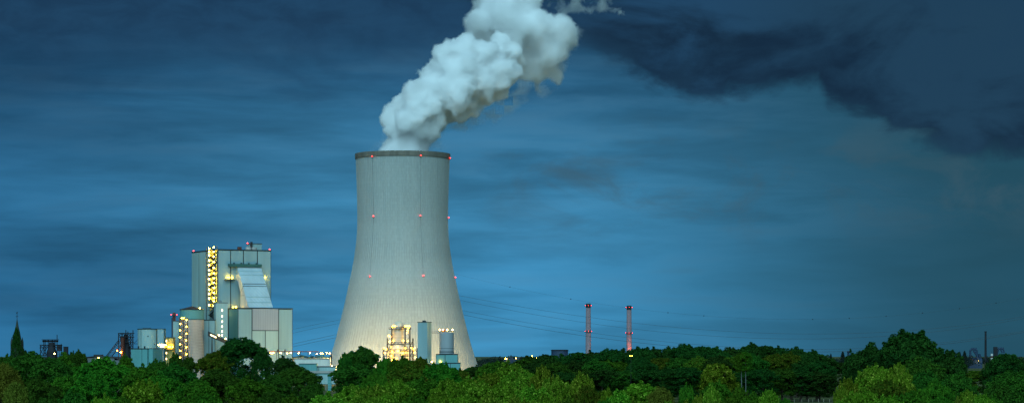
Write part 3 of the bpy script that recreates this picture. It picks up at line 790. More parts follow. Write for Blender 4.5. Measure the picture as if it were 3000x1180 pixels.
for z in (PZ(1003, D7), PZ(984, D7)):
    part('bracket', MAT['steel'], ps, lambda m: m.tube([(x1 + 0.05, 0, z), (x1 + 1.0, 0, z)], 0.12, 4).tube([(x1 + 0.9, 0, z), (x1 + 0.9, 0, z + 2.2)], 0.12, 4))
q0, q1 = PX(392, D7) - PX(434, D7), -r7 + 0.2
part('side_bracket', MAT['steel'], ps, lambda m: m.tube([(q0, 0, PZ(1006, D7)), (q1, 0, PZ(1006, D7))], 0.18, 4).tube([(q0, 0, PZ(1006, D7)), (q1, 0, PZ(993, D7))], 0.15, 4))
D8 = 1918
lc = root('lit_cabin', (PX(475, D8), D8, 0), 0, 'small glowing cabin on a white column beside the pale silo', 'cabin')
cw = 7.0 * D8 / FPX
part('cabin', MAT['white'], lc, lambda m: m.box(-cw, cw, 0, 4, PZ(1018, D8), PZ(1006, D8)))
part('window', MAT['cabin'], lc, lambda m: m.box(-cw + 0.3, cw - 0.3, -0.1, 0.2, PZ(1016.5, D8), PZ(1007, D8)))
part('deck', MAT['steel'], lc, lambda m: m.box(PX(461, D8) - PX(475, D8), PX(487, D8) - PX(475, D8), -1.2, 4.4, PZ(1020.5, D8), PZ(1018.6, D8)))
part('column', MAT['white'], lc, lambda m: m.tube([(0, 2, 0), (0, 2, PZ(1020.7, D8))], 0.55, 10))
for px in (464, 467, 483.5): lamp(lc, (PX(px, D8) - PX(475, D8), -0.8, PZ(1009.5, D8)), 'warm', 0.36)
b4, f, w, h = block('teal_shed', 384, 433, 1020.5, 1880, 16, 'teal', 'plain blue-green shed at the foot of the pale silo', 'shed', -24, (416,))
part('lower_wing', MAT['teal'], b4, lambda m: m.box(w + 0.3, f.lx(446), 1.0, 15, 0, h - 0.2))
for x in (4.0, 9.5): part('roof_vent', MAT['seam'], b4, lambda m: m.box(x, x + 0.8, 3, 4, h + 0.35, h + 2.0))

# ------------------------------------------------------------------ low tank farm with the row of lamps
D9 = 1900
lh = root('lamp_canopy', (PX(783, D9), D9, 0), 0, 'long flat canopy edge strung with a row of bright lamps', 'canopy')
W9 = PX(972, D9) - PX(783, D9)
zc = PZ(1029, D9)
part('roof', MAT['brickdark'], lh, lambda m: m.box(0, W9 * 0.78, 0, 10, zc - 0.3, zc + 0.35))
part('roof_walkway', MAT['steel'], lh, lambda m: m.box(W9 * 0.78 + 0.02, W9, 2, 6, zc - 1.9, zc - 1.5))
part('walkway_railing', MAT['steel'], lh, lambda m: railing(m, [(W9 * 0.78, 2.1, zc - 1.5), (W9, 2.1, zc - 1.5)], 1.1, 0.07, 1.6))
for k in range(9):
    x = 0.6 + k * (W9 - 1.2) / 8
    part('post', MAT['steel'], lh, lambda m: m.tube([(x, 6, 0), (x, 6, zc - (0.31 if k < 7 else 1.91))], 0.2, 5))
for px, py in ((792, 1033.5), (797, 1033.5), (801, 1032.5), (822, 1033), (842, 1034), (852, 1032.5), (875, 1033), (908, 1032.5), (928, 1035), (940, 1034), (945, 1034), (957, 1032.5), (966, 1034)):
    lamp(lh, (PX(px, D9 - 0.8) - PX(783, D9), -0.8, PZ(py, D9)), 'warm' if px % 2 else 'white_l', 0.36)
for px in (812.5, 834): part('roof_fan', MAT['steel'], lh, lambda m: m.lathe([(0.5, zc + 0.352), (0.5, zc + 1.2), (0.3, zc + 1.9)], 8, (PX(px, D9) - PX(783, D9), 3), True))
for px, lab in ((884, 'flat white tank with teal cone lid, on the side away from the cooling tower'), (940, 'flat white tank with teal cone lid, on the side next to the cooling tower')):
    Dt = 1912
    tk = root('storage_tank', (PX(px, Dt), Dt, 0), 0, lab, 'tank', 'white storage tanks below the lamp row')
    rr = 27.0 * Dt / FPX
    part('wall', MAT['white'], tk, lambda m: m.lathe([(rr, 0), (rr, PZ(1048, Dt))], 40), True)
    part('lid', MAT['teal'], tk, lambda m: m.lathe([(rr + 0.2, PZ(1048, Dt)), (rr + 0.2, PZ(1047, Dt)), (0.5, PZ(1039, Dt)), (0.01, PZ(1039, Dt))], 40), True)
    part('rim', MAT['white'], tk, lambda m: m.lathe([(rr + 0.2, PZ(1049, Dt)), (rr + 0.45, PZ(1049, Dt)), (rr + 0.45, PZ(1047, Dt)), (rr + 0.2, PZ(1047, Dt))], 40), True)
b5, f, w, h = block('white_hall', 863, 968, 1050, 1895, 8, 'white', 'long low white wall lit warm in front of the tanks', 'building')
b6, f, w, h = block('teal_box', 876, 928, 1065, 1870, 8, 'teal', 'low plain teal box before the white wall', 'building')
b7, f, w, h = block('pale_annex', 929, 983, 1073, 1872, 8, 'clad_light', 'low pale annex beside the teal box near the tower foot', 'building', 0, (934,))
b8 = root('service_mast', (PX(970, 1890), 1890, 0), 0, 'thin dark service mast with boxes at the end of the lamp row', 'mast')
part('pole', MAT['steel'], b8, lambda m: m.tube([(0, 0, 0), (0, 0, PZ(1038, 1890))], 0.22, 6))
part('box', MAT['steel'], b8, lambda m: m.box(-0.9, 0.9, -0.6, 0.6, PZ(1047, 1890), PZ(1041, 1890)))
part('platform', MAT['steel'], b8, lambda m: m.box(-1.3, 1.1, -0.8, 0.8, PZ(1048.5, 1890), PZ(1047.3, 1890)))
lamp(b8, (0.6, -0.9, PZ(1071, 1890)), 'white_l', 0.35)
# pipe bridge with teal column nearer the camera
D10 = 1548
pb = root('pipe_bridge', (PX(910, D10), D10, 0), 0, 'concrete pipe bridge deck on a teal column between the trees', 'bridge')
W10 = PX(976, D10) - PX(910, D10)
part('deck', MAT['concrete'], pb, lambda m: m.box(-14, W10, -2, 2, PZ(1092, D10), PZ(1085, D10)))
part('girder', MAT['teal'], pb, lambda m: m.box(-14, W10 - 0.4, -1.4, 1.4, PZ(1096, D10), PZ(1092, D10) - 0.02))
for px in (966, 850):
    x = PX(px, D10) - PX(910, D10)
    col = part('column', MAT['teal'], pb, lambda m: m.box(x - 1.15, x + 1.15, -1.1, 1.1, 0, PZ(1096, D10) - 0.02))
    for k in range(6):
        z = 1.2 + k * 1.7
        part('hoop', MAT['teal_dark'], col, lambda m: m.box(x - 1.2, x + 1.2, -1.15, 1.15, z, z + 0.12))
lpost = root('lamp_post', (PX(955, 1560), 1560, 0), 0, 'thin white lamp post under the pipe bridge', 'lamp post')
part('pole', MAT['white'], lpost, lambda m: m.tube([(0, 0, 0), (0, 0, PZ(1116, 1560))], 0.14, 6))
part('head', MAT['white'], lpost, lambda m: m.box(-0.5, 0.2, -0.15, 0.15, PZ(1116, 1560), PZ(1116, 1560) + 0.2))
# ------------------------------------------------------------------ lit absorber tower with the banded elbow duct, before the cooling tower
DA = 1895; SA = DA / FPX; AX = 1165.0
def ax(px): return (px - AX) * SA
def azz(py): return PZ(py, DA)
ab = root('absorber_tower', (PX(AX, DA), DA, 0), 0, 'glowing steel platform tower around a fat banded cream elbow duct', 'process tower')
# vessel, cone and elbow
part('vessel', MAT['duct_y'], ab, lambda m: m.lathe([(8.2, 0), (8.2, azz(1024))], 40, (0, 6)), True)
part('cone', MAT['duct_y'], ab, lambda m: m.lathe([(8.2, azz(1024) + 0.01), (5.6, azz(1007)), (4.3, azz(1003))], 40, (0, 6)), True)
er = 4.15
path, zz0, zz1 = [], azz(1003), azz(974)
for t in np.linspace(0, 1, 4): path.append((0, 6, zz0 + (zz1 - zz0) * t))
for t in np.linspace(0.12, 1, 9):
    a = t * math.pi / 2; path.append((0, 6 + 5.6 * (1 - math.cos(a)), zz1 + 5.0 * math.sin(a)))
path.append((0, 17, zz1 + 5.0))
part('elbow_duct', MAT['duct_y'], ab, lambda m: m.tube(path, er, 32), True)
for i in (1, 2, 3, 5, 7, 9):
    p = Vector(path[i]); q = Vector(path[i + 1]); dd = (q - p).normalized() * 0.22
    part('duct_band', MAT['white'], ab, lambda m: m.tube([p - dd, p + dd], er + 0.22, 32), True)
# platforms
plats = [(1006, 1134, 1209, 0.0, 12), (1026.5, 1122, 1243, -2.0, 14), (1041, 1122, 1243, -2.0, 14), (1055, 1122, 1243, -2.0, 14), (962.5, 1139, 1204, 1.0, 10)]
for py, a, b, y0, y1 in plats:
    z = azz(py)
    pl = part('platform', MAT['steel'], ab, lambda m: m.box(ax(a), ax(b), y0, y0 + 1.6, z - 0.45, z).box(ax(a), ax(a) + 1.6, y0 + 1.62, y1, z - 0.25, z).box(ax(b) - 1.6, ax(b), y0 + 1.62, y1, z - 0.25, z))
    part('railing', MAT['steel'], pl, lambda m: railing(m, [(ax(a), y0, z), (ax(b), y0, z)], 1.15, 0.13, 2.6))
for px in (1134, 1147, 1186, 1200, 1209):
    for y in (0.2, 11.5):
        part('column', MAT['steel'], ab, lambda m: m.box(ax(px) - 0.24, ax(px) + 0.24, y - 0.24, y + 0.24, 0, azz(958 if px in (1147, 1186, 1200) else 990)))
for px in (1122.5, 1222, 1242):
    for y in (-1.8, 11.5):
        part('column', MAT['steel'], ab, lambda m: m.box(ax(px) - 0.24, ax(px) + 0.24, y - 0.24, y + 0.24, 0, azz(1018)))
part('top_frame', MAT['steel'], ab, lambda m: m.box(ax(1144), ax(1200), 0.0, 0.35, azz(957.5), azz(956.3)).box(ax(1174), ax(1186), 0, 8, azz(956.2), azz(955.2)))
for (a, b, c, d) in ((1186, 1006, 1200, 985), (1200, 985, 1186, 963), (1134, 1026, 1147, 1006), (1209, 1026, 1200, 1006)):
    part('brace', MAT['steel'], ab, lambda m: m.beam((ax(a), 0.0, azz(b)), (ax(c), 0.0, azz(d)), 0.18))
part('vent_pipe', MAT['steel'], ab, lambda m: m.tube([(ax(1201.5), -1.0, 0), (ax(1201.5), -1.0, azz(983))], 0.42, 8).tube([(ax(1201.5), -1.0, azz(982.9)), (ax(1201.5), -1.0, azz(970))], 0.20, 6))
for k in range(4):
    z0_, z1_ = azz(1055 - k * 15), azz(1055 - (k + 1) * 15); a, b = (1203, 1211) if k % 2 else (1211, 1203)
    part('stair_flight', MAT['steel'], ab, lambda m: m.beam((ax(a), -1.6, z0_), (ax(b), -1.6, z1_), 0.3))
al = [(535, 442, 1), (548, 442, 1), (640, 442, 1), (628, 443, 1), (655, 443, 1), (505, 513, 1), (513, 520, 1), (515, 552, 0), (538, 552, 0), (612, 550, 0), (645, 552, 0), (470, 605, 0), (522, 597, 0), (572, 597, 0), (628, 605, 0), (672, 603, 0),
      (698, 603, 0), (748, 600, 1), (475, 640, 0), (530, 630, 1), (573, 627, 1), (610, 640, 1), (630, 637, 0), (697, 635, 1), (748, 635, 0), (525, 662, 1), (700, 672, 1), (752, 678, 1), (530, 692, 1), (565, 682, 0), (608, 660, 0), (700, 712, 0), (645, 470, 0), (640, 490, 0)]
for u, v, big in al:
    px, py = 940 + u / 2.532, 780 + v / 2.532
    lamp(ab, (ax(px), -0.9 if py < 1015 else -2.6, azz(py)), 'amber', 0.58 if big else 0.42)
for px, py, y in ((1150, 958, 9), (1195, 958, 9), (1140, 1000, 9), (1210, 1022, 10), (1130, 1022, 9)):
    lamp(ab, (ax(px), y, azz(py)), 'amber', 0.75)

# site floodlights around the foot of the cooling tower
for px, D_, lab in ((955, 1925, 'floodlight mast behind the tank farm at the church-side edge of the cooling tower'), (1015, 1906, 'floodlight mast hidden by the dark tower-foot tree'), (1090, 1906, 'floodlight mast between the dark tower-foot tree and the glowing platforms'),
                    (1275, 1908, 'floodlight mast behind the slim grey tower'), (1358, 1906, 'floodlight mast in the trees beyond the teal base'), (1412, 1925, 'floodlight mast behind the blackish tree at the outer tower foot')):
    zf_ = PZ(1078 if px < 1300 else 1096, D_)
    fm = root('floodlight_mast', (PX(px, D_), D_, 0), 0, lab, 'lamp mast', 'site floodlights')
    part('pole', MAT['steel'], fm, lambda m: m.tube([(0, 0, 0), (0, 0, zf_ - 1.2)], 0.16, 6))
    fl = lamp(fm, (0, 0.3, zf_), 'flood', 1.1)
    part('added_light_shield', MAT['steel'], fl, lambda m: m.lathe([(2.0, 3.0), (2.0, 3.2), (0.3, 3.5)], 16, (0, 0), True, True))  # added disc that keeps the flood light off the plume above

# ------------------------------------------------------------------ slim grey tower, round silo, teal base
f3 = Frame(1254, 1890, 0)
def two_face(name, pxl, pxc, pxr, top, D, a, mat, label, cat):
    """box whose near corner stands at pxc, with faces running to pxl and pxr"""
    f = Frame(pxc, D, a)
    b = root(name, f.loc, f.a, label, cat)
    w, d = f.lx(pxr), f.ly(pxl); h = f.z(top)
    part('wall', MAT[mat], b, lambda m: m.box(0, w, 0, d, 0, h))
    part('roof_edge', MAT['seam'], b, lambda m: m.box(-0.25, w + 0.25, -0.25, d + 0.25, h + 0.003, h + 0.45))
    return b, f, w, d, h
gt, f, w, d, h = two_face('slim_tower', 1223.5, 1252, 1264, 943.5, 1880, 62, 'clad', 'slim plain grey tower lit warm on one face beside the glowing platforms', 'tower')
part('roof_vent', MAT['seam'], gt, lambda m: m.box(1.0, 2.2, 3.0, 5.0, h + 0.45, h + 1.6).box(2.6, 3.4, 3.0, 4.4, h + 0.45, h + 1.3))
DS = 1885; SS = DS / FPX; SX = 1308.5
rsil = 21.3 * SS
zs0, zs1 = PZ(1035, DS), PZ(973, DS)
rs_ = root('round_silo', (PX(SX, DS), DS, 0), 0, 'grey round silo with lamps on its railed top, standing on a teal base', 'silo')
part('shaft', MAT['grey_silo'], rs_, lambda m: m.lathe([(rsil, zs0), (rsil, zs1), (rsil - 0.3, zs1 + 0.2)], 48, (0, 0), True), True)
part('skirt', MAT['seam'], rs_, lambda m: m.lathe([(rsil - 0.6, zs0 - 0.5), (rsil - 0.6, zs0 + 0.9), (rsil + 0.15, zs0 + 0.9), (rsil + 0.15, zs0 + 1.2)], 48), True)
for py in (1019.5, 1028): part('ring', MAT['seam'], rs_, lambda m: m.lathe([(rsil, PZ(py, DS) - 0.12), (rsil + 0.14, PZ(py, DS) - 0.1), (rsil + 0.14, PZ(py, DS) + 0.1), (rsil, PZ(py, DS) + 0.12)], 48), True)
rp = [(rsil * math.cos(a) * 0.98, rsil * math.sin(a) * 0.98, zs1 + 0.1) for a in np.linspace(0, 2 * math.pi, 17)]
part('railing', MAT['steel'], rs_, lambda m: railing(m, rp, 1.2, 0.07, 2.0))
part('top_box', MAT['brickdark'], rs_, lambda m: m.box(-3.6, -1.0, -2, 1, zs1 + 0.2, zs1 + 2.3))
for px in (1289, 1298, 1310.5, 1326): lamp(rs_, ((px - SX) * SS, -2.5, PZ(965.2, DS)), 'white_l', 0.5)
wk0 = (1264.5 - SX) * SS
part('walkway', MAT['steel'], rs_, lambda m: m.box(wk0, -rsil - 0.02, -0.7, 0.7, PZ(975, DS), PZ(974, DS)))
part('walkway_railing', MAT['steel'], rs_, lambda m: railing(m, [(wk0, -0.65, PZ(974, DS)), (-rsil, -0.65, PZ(974, DS))], 1.1, 0.07, 1.6))
tb, f, w, h = block('silo_plinth', 1277.5, 1341, 1036.8, 1875, 14, 'teal', 'square teal base block directly under the grey round silo', 'building', 0, (1304,))
lamp(tb, (f.lx(1290), -0.9, f.z(1057.5)), 'warmhot', 0.42)
tb2, f, w, h = block('low_teal_block', 1290, 1348.5, 1062.5, 1866, 7, 'teal', 'wider low teal block at the foot of the square teal base', 'building', 0, (1320,))
lb = root('lamp_post', (PX(1265, 1878), 1878, 0), 0, 'short lamp post glowing between slim tower and teal base', 'lamp post')
part('pole', MAT['steel'], lb, lambda m: m.tube([(0, 0, 0), (0, 0, PZ(1060, 1878))], 0.12, 6)); lamp(lb, (0, 0, PZ(1059, 1878)), 'white_l', 0.45)

# ------------------------------------------------------------------ twin stacks
for i, (px, top, mid, lab) in enumerate(((1723.5, 888.5, 971, 'slender grey chimney with red lamp rings, nearer the cooling tower'), (1843, 894.5, 976, 'slender grey chimney with red lamp rings, its base lit orange'))):
    D = 2600; S = D / FPX
    c = root('tall_chimney', (PX(px, D), D, 0), 0, lab, 'chimney', 'twin slender chimneys')
    rt, rbm = 6.8 * S, 8.8 * S
    zt, zmid = PZ(top, D), PZ(mid, D)
    def rad(z): return rbm + (rt - rbm) * z / zt
    part('shaft', MAT['stack'], c, lambda m: m.lathe([(rbm, 0), (rad(zt - 4.4), zt - 4.4)], 28), True)
    part('cap', MAT['steel'], c, lambda m: m.lathe([(rad(zt - 4.4) + 0.1, zt - 4.4), (rt + 0.1, zt), (rt - 0.5, zt), (rt - 0.5, zt - 4)], 28), True)
    for z in (zt - 2.6, zmid):
        r = rad(z)
        g = part('gallery', MAT['steel'], c, lambda m: m.lathe([(r - 0.1, z - 0.3), (r + 1.0, z - 0.3), (r + 1.0, z + 0.3), (r - 0.1, z + 0.3)], 28), True)
        part('railing', MAT['steel'], g, lambda m: railing(m, [((r + 0.9) * math.cos(a), (r + 0.9) * math.sin(a), z + 0.3) for a in np.linspace(0, 2 * math.pi, 13)], 1.1, 0.07, 3))
        for k in range(6):
            a = 2 * math.pi * (k + 0.5) / 6
            lamp(c, ((r + 1.25) * math.cos(a), (r + 1.25) * math.sin(a), z + 0.7), 'red_l', 0.16, 'warning_lamp')
    if i == 1:
        fl = lamp(c, (2.5, -12.0, PZ(1040, D)), 'orange_l', 3.0, 'flood_lamp')
        part('lamp_pole', MAT['steel'], fl, lambda m: m.tube([(0, 0, -1.4), (0, 0, -PZ(1040, D))], 0.2, 6))
ol = root('added_lamp_mast', (PX(1848.5, 1128), 1128, 0), 0, 'added mast carrying two orange plant lamps in the dark wood below the orange-lit chimney', 'lamp mast')  # stands in for plant lamps glimpsed through a gap; the mast is added
zz = PZ(1040, 1128)
part('pole', MAT['steel'], ol, lambda m: m.tube([(0, 0, 0), (0, 0, zz)], 0.07, 6))
part('crossarm', MAT['steel'], ol, lambda m: m.box(-0.6, 0.6, -0.06, 0.06, zz - 0.1, zz + 0.05))
for sx in (-1, 1): lamp(ol, (sx * 0.5, -0.2, zz - 0.25), 'orange_l', 0.22)

# gasometer and the low works beside it
DG = 2600; SG = DG / FPX
ga = root('gas_holder', (PX(1639.5, DG), DG, 0), 0, 'dark blue drum gas holder peeping over the wood', 'gas holder')
rg_ = 24.5 * SG; hg = PZ(1023, DG)
part('drum', MAT['tank_haze_blue'], ga, lambda m: m.lathe([(rg_, 0), (rg_, hg - 0.6), (rg_ - 0.5, hg)], 48, (0, 0), True), True)
part('crown_ring', MAT['steel_far'], ga, lambda m: m.lathe([(rg_, hg - 0.9), (rg_ + 0.6, hg - 0.9), (rg_ + 0.6, hg - 0.2), (rg_, hg - 0.2)], 48), True)
for k in range(6):
    z = hg - 2.2 - k * 2.1
    part('landing', MAT['steel_far'], ga, lambda m: m.box(rg_ - 1.5, rg_ + 1.4, -1.0, 1.0, z, z + 0.35))
wkx = root('distant_works', (PX(1510, DG), DG, 0), 0, 'low dark works with a few lamps between the cooling tower and the gas holder', 'factory')
def wx(px): return PX(px, DG) - PX(1510, DG)
for a, b, t in ((1476, 1492, 1049), (1493, 1503, 1046), (1503.2, 1513, 1050), (1514, 1522, 1047), (1545, 1580, 1048)):
    part('shed', MAT['tank_haze_blue'], wkx, lambda m: m.box(wx(a), wx(b), 0, 10, 0, PZ(t, DG)))
part('gantry', MAT['steel_far'], wkx, lambda m: m.box(wx(1493), wx(1503), 2, 3, PZ(1043, DG), PZ(1042, DG)).box(wx(1493), wx(1493.6), 2, 3, PZ(1046, DG), PZ(1042, DG)).box(wx(1502), wx(1502.6), 2, 3, PZ(1046, DG), PZ(1042, DG)))
for px, py, k, r in ((1481, 1050, 'warm', 0.35), (1484, 1050, 'white_l', 0.3), (1511, 1048.5, 'white_l', 0.35), (1559, 1042, 'warmhot', 0.42), (1571, 1047.5, 'white_l', 0.2)):
    l = lamp(wkx, (wx(px), -1.5, PZ(py, DG)), k, r)
    part('lamp_pole', MAT['steel_far'], l, lambda m: m.tube([(0, 0, -r), (0, 0, -PZ(py, DG))], 0.15, 5))

# ------------------------------------------------------------------ church spire
DC = 1500; SCH = DC / FPX
ch = root('church', (PX(50, DC), DC, 0), 0, 'dark church spire with a cross and weathercock above the trees', 'church')
def cz(py): return PZ(py, DC)
part('tower', MAT['slate'], ch, lambda m: m.box(-3.3, 3.3, -3.3, 3.3, 0, cz(1012)))
part('spire', MAT['slate'], ch, lambda m: m.lathe([(3.6, cz(1012)), (2.9, cz(1000)), (1.75, cz(972)), (0.9, cz(955)), (0.16, cz(934))], 8, (0, 0), True))
for sx in (-1, 1):
    for sy in (-1, 1):
        part('pinnacle', MAT['slate'], ch, lambda m: m.lathe([(0.75, cz(1012)), (0.7, cz(1000)), (0.02, cz(986))], 6, (sx * 2.7, sy * 2.7)))
part('cross', MAT['steel_far'], ch, lambda m: m.box(-0.13, 0.13, -0.1, 0.1, cz(934.5), cz(917)).box(-0.8, 0.8, -0.08, 0.08, cz(927.2), cz(925.8)))
part('weathercock', MAT['steel_far'], ch, lambda m: m.prism_x([(0, 0)] * 0 or [(-0.06, cz(917)), (0.06, cz(917)), (0.06, cz(914)), (-0.06, cz(914))], -0.5, 0.2).box(0.2, 0.5, -0.05, 0.05, cz(915.5), cz(913)))

# ------------------------------------------------------------------ old blast furnace frames
def lattice(m, x0, x1, z0, z1, y, n, w):
    for k in range(n):
        a, b = x0 + (x1 - x0) * k / n, x0 + (x1 - x0) * (k + 1) / n
        m.beam((a, y, z0), (b, y, z1), w); m.beam((b, y, z0), (a, y, z1), w)
    m.beam((x0, y, z0), (x1, y, z0), w); m.beam((x0, y, z1), (x1, y, z1), w)
DB = 2700
def B(px, py, x0): return (PX(px, DB) - PX(x0, DB), PZ(py, DB))
b1 = root('furnace_frame', (PX(148, DB), DB, 0), 0, 'black steel furnace frame with a wide flat head near the church spire', 'blast furnace')
def bx1(a, b, t, u, y0=0, y1=6):
    return lambda m: m.box(PX(a, DB) - PX(148, DB), PX(b, DB) - PX(148, DB), y0, y1, PZ(u, DB), PZ(t, DB))
part('head_deck', MAT['steel_far'], b1, bx1(122, 170, 993, 994.5))
part('head_girder', MAT['steel_far'], b1, bx1(123, 169, 995.5, 1001, 2, 4))
part('mid_deck', MAT['steel_far'], b1, bx1(116, 180, 1008.5, 1010.5))
part('low_deck', MAT['steel_far'], b1, bx1(116, 180, 1017, 1018.5))
for px, t in ((117, 1009), (127, 993), (131, 993), (140, 993), (152, 993), (160, 993), (166, 979.5), (172, 1009), (178, 1006)):
    part('post', MAT['steel_far'], b1, bx1(px - 0.9, px + 0.9, t, 1100, 2, 3))
part('furnace', MAT['steel_far'], b1, lambda m: m.lathe([(6.0, 0), (5.6, PZ(1030, DB)), (3.2, PZ(1014, DB)), (3.0, PZ(1002, DB))], 20, (PX(150, DB) - PX(148, DB), 3), True))
part('lattice', MAT['steel_far'], b1, lambda m: lattice(m, PX(116, DB) - PX(148, DB), PX(136, DB) - PX(148, DB), PZ(1040, DB), PZ(1018, DB), 2, 2, 0.45))
part('lattice', MAT['steel_far'], b1, lambda m: lattice(m, PX(116, DB) - PX(148, DB), PX(180, DB) - PX(148, DB), PZ(1017, DB), PZ(1010.5, DB), 2, 8, 0.3))
part('bin', MAT['steel_far'], b1, bx1(166, 179, 1009, 1027))
lamp(b1, (PX(160, DB) - PX(148, DB), -1.0, PZ(1035, DB)), 'white_l', 0.8)
bs = root('square_stack', (PX(193, DB), DB, 0), 0, 'stubby black square stack beside the flat-headed furnace frame', 'chimney')
part('shaft', MAT['steel_far'], bs, lambda m: m.box(-2.3, 2.3, -2.3, 2.3, 0, PZ(1015.5, DB)))
part('cap', MAT['steel_far'], bs, lambda m: m.box(-2.5, 2.5, -2.5, 2.5, PZ(1015.5, DB) + 0.003, PZ(1015, DB) + 0.3))

DB2 = 2300
b2 = root('skip_furnace', (PX(368, DB2), DB2, 0), 0, 'black blast furnace frame with a slanting skip bridge beside the pale silo', 'blast furnace')
def q2(px): return PX(px, DB2) - PX(368, DB2)
def z2_(py): return PZ(py, DB2)
part('top_deck', MAT['steel_far'], b2, lambda m: m.box(q2(345.5), q2(390), 0, 8, z2_(976), z2_(974)))
part('second_deck', MAT['steel_far'], b2, lambda m: m.box(q2(346), q2(390), 0, 8, z2_(987), z2_(985.5)))
part('third_deck', MAT['steel_far'], b2, lambda m: m.box(q2(366), q2(390), 0, 8, z2_(1003), z2_(1001.5)))
for px, t in ((346.5, 974), (357, 974), (368, 965.5), (374, 970), (381, 974), (389, 966)):
    part('post', MAT['steel_far'], b2, lambda m: m.box(q2(px - 1.1), q2(px + 1.1), 1, 1.8, 0, z2_(t)))
part('lattice', MAT['steel_far'], b2, lambda m: lattice(m, q2(346), q2(390), z2_(985.5), z2_(976), 1.2, 6, 0.3))
part('lattice', MAT['steel_far'], b2, lambda m: (lattice(m, q2(374), q2(389), z2_(1001.5), z2_(987), 1.2, 2, 0.4), lattice(m, q2(374), q2(389), z2_(1018), z2_(1003), 1.2, 2, 0.4), lattice(m, q2(374), q2(389), z2_(1036), z2_(1018), 1.2, 2, 0.4)))
part('furnace', MAT['rust'], b2, lambda m: m.lathe([(1.9, 0), (1.9, z2_(988))], 16, (q2(360), -0.5), True), True)
part('shaft', MAT['steel_far'], b2, lambda m: m.lathe([(4.6, 0), (4.4, z2_(1030)), (2.2, z2_(992)), (2.0, z2_(978))], 16, (q2(367), 4.5), True), True)
part('hopper', MAT['steel_far'], b2, lambda m: m.box(q2(351), q2(366), 2, 6, z2_(1000), z2_(987)))
sk = part('skip_bridge', MAT['steel_far'], b2, lambda m: (m.beam((q2(309), 1, z2_(1044)), (q2(349), 1, z2_(993)), 0.55), m.beam((q2(327), 1, z2_(1043)), (q2(353), 1, z2_(1012)), 0.55), m.beam((q2(313), 1, z2_(1044)), (q2(350), 1, z2_(998)), 0.4)))
for t in np.linspace(0.05, 0.95, 9):
    part('rung', MAT['steel_far'], sk, lambda m: m.beam((q2(309 + 40 * t), 1, z2_(1044 - 51 * t)), (q2(327 + 26 * min(1, t + 0.1)), 1, z2_(1043 - 31 * min(1, t + 0.1))), 0.3))
for px, py, r in ((345, 1026, 0.55), (356, 1031, 0.7)): lamp(b2, (q2(px), -3.2, z2_(py)), 'orange_l' if r < 0.6 else 'warmhot', r)
DH = 1750
hh = root('domed_hall', (PX(295, DH), DH, 0), 0, 'low hall with a shallow curved grey roof and a box on its crest', 'hall')
def qh(px): return PX(px, DH) - PX(295, DH)
arc = [(241, 1047.5), (255, 1044), (275, 1041.8), (297, 1041.6), (318, 1043), (340, 1047), (352, 1052)]
vs = []
part('roof', MAT['roof'], hh, lambda m: m.add([(qh(a), 0, PZ(b, DH)) for a, b in arc] + [(qh(a), 22, PZ(b, DH)) for a, b in arc] + [(qh(a), 0, PZ(b + 2.0, DH)) for a, b in arc] + [(qh(a), 22, PZ(b + 2.0, DH)) for a, b in arc],
    [(i, i + 1, i + 8, i + 7) for i in range(6)] + [(i + 14, i + 21, i + 22, i + 15) for i in range(6)] + [(i, i + 14, i + 15, i + 1) for i in range(6)] + [(i + 7, i + 8, i + 22, i + 21) for i in range(6)]))
part('wall', MAT['hallwall'], hh, lambda m: m.box(qh(243), qh(350), 0.5, 21.5, 0, PZ(1054, DH)).box(qh(255), qh(335), 0.6, 21.4, PZ(1054, DH) + 0.01, PZ(1047.2, DH)))
part('ridge_box', MAT['roof'], hh, lambda m: m.box(qh(272), qh(297.5), 3, 8, PZ(1043, DH), PZ(1037.5, DH)))
lamp(hh, (qh(289), -0.6, PZ(1047, DH)), 'white_l', 0.35)

# far works on the other side
DF = 4200
def far_root(name, px, lab, cat): return root(name, (PX(px, DF), DF, 0), 0, lab, cat)
def qf(px, c): return PX(px, DF) - PX(c, DF)
def zf(py): return PZ(py, DF)
c = 2853
f1 = far_root('distant_furnace', c, 'far dark blast furnace with a looping gas pipe left of the thin black stack', 'blast furnace')
part('gas_loop', MAT['tank_haze_blue'], f1, lambda m: m.tube([(qf(2842.5, c), 0, zf(1062)), (qf(2842.5, c), 0, zf(1026)), (qf(2846, c), 0, zf(1022)), (qf(2858, c), 0, zf(1022)), (qf(2861.5, c), 0, zf(1026)), (qf(2861.5, c), 0, zf(1045))], 1.9, 10))
part('downcomer', MAT['tank_haze_blue'], f1, lambda m: m.tube([(qf(2851, c), -2, zf(1026)), (qf(2861, c), -2, zf(1040)), (qf(2866, c), -2, zf(1052))], 1.5, 8))
for px in (2847, 2851, 2855, 2860): part('bleeder', MAT['tank_haze_blue'], f1, lambda m: m.tube([(qf(px, c), 0, zf(1023)), (qf(px, c), 0, zf(1017.5))], 0.8, 6))
part('cast_house', MAT['tank_haze_blue'], f1, lambda m: m.prism_x([(0, 0), (14, 0), (14, zf(1053)), (7, zf(1046)), (0, zf(1054))], qf(2840, c), qf(2878, c)))
part('stove', MAT['tank_haze_blue'], f1, lambda m: m.lathe([(2.3, 0), (2.3, zf(1036.5)), (0.2, zf(1034.5))], 12, (qf(2871.5, c), 6)))
part('hot_roof', MAT['rust'], f1, lambda m: m.prism_x([(-3, zf(1056)), (-0.1, zf(1056)), (-0.1, zf(1049)), (-1, zf(1049))], qf(2840.5, c), qf(2848, c)))
for px, py, k in ((2844, 1050, 'orange_l'), (2864.5, 1056.5, 'white_l')): lamp(f1, (qf(px, c), -5, zf(py)), k, 0.7)
f2_ = far_root('thin_stack', 2887.5, 'tall thin black stack standing free above the woods', 'chimney')
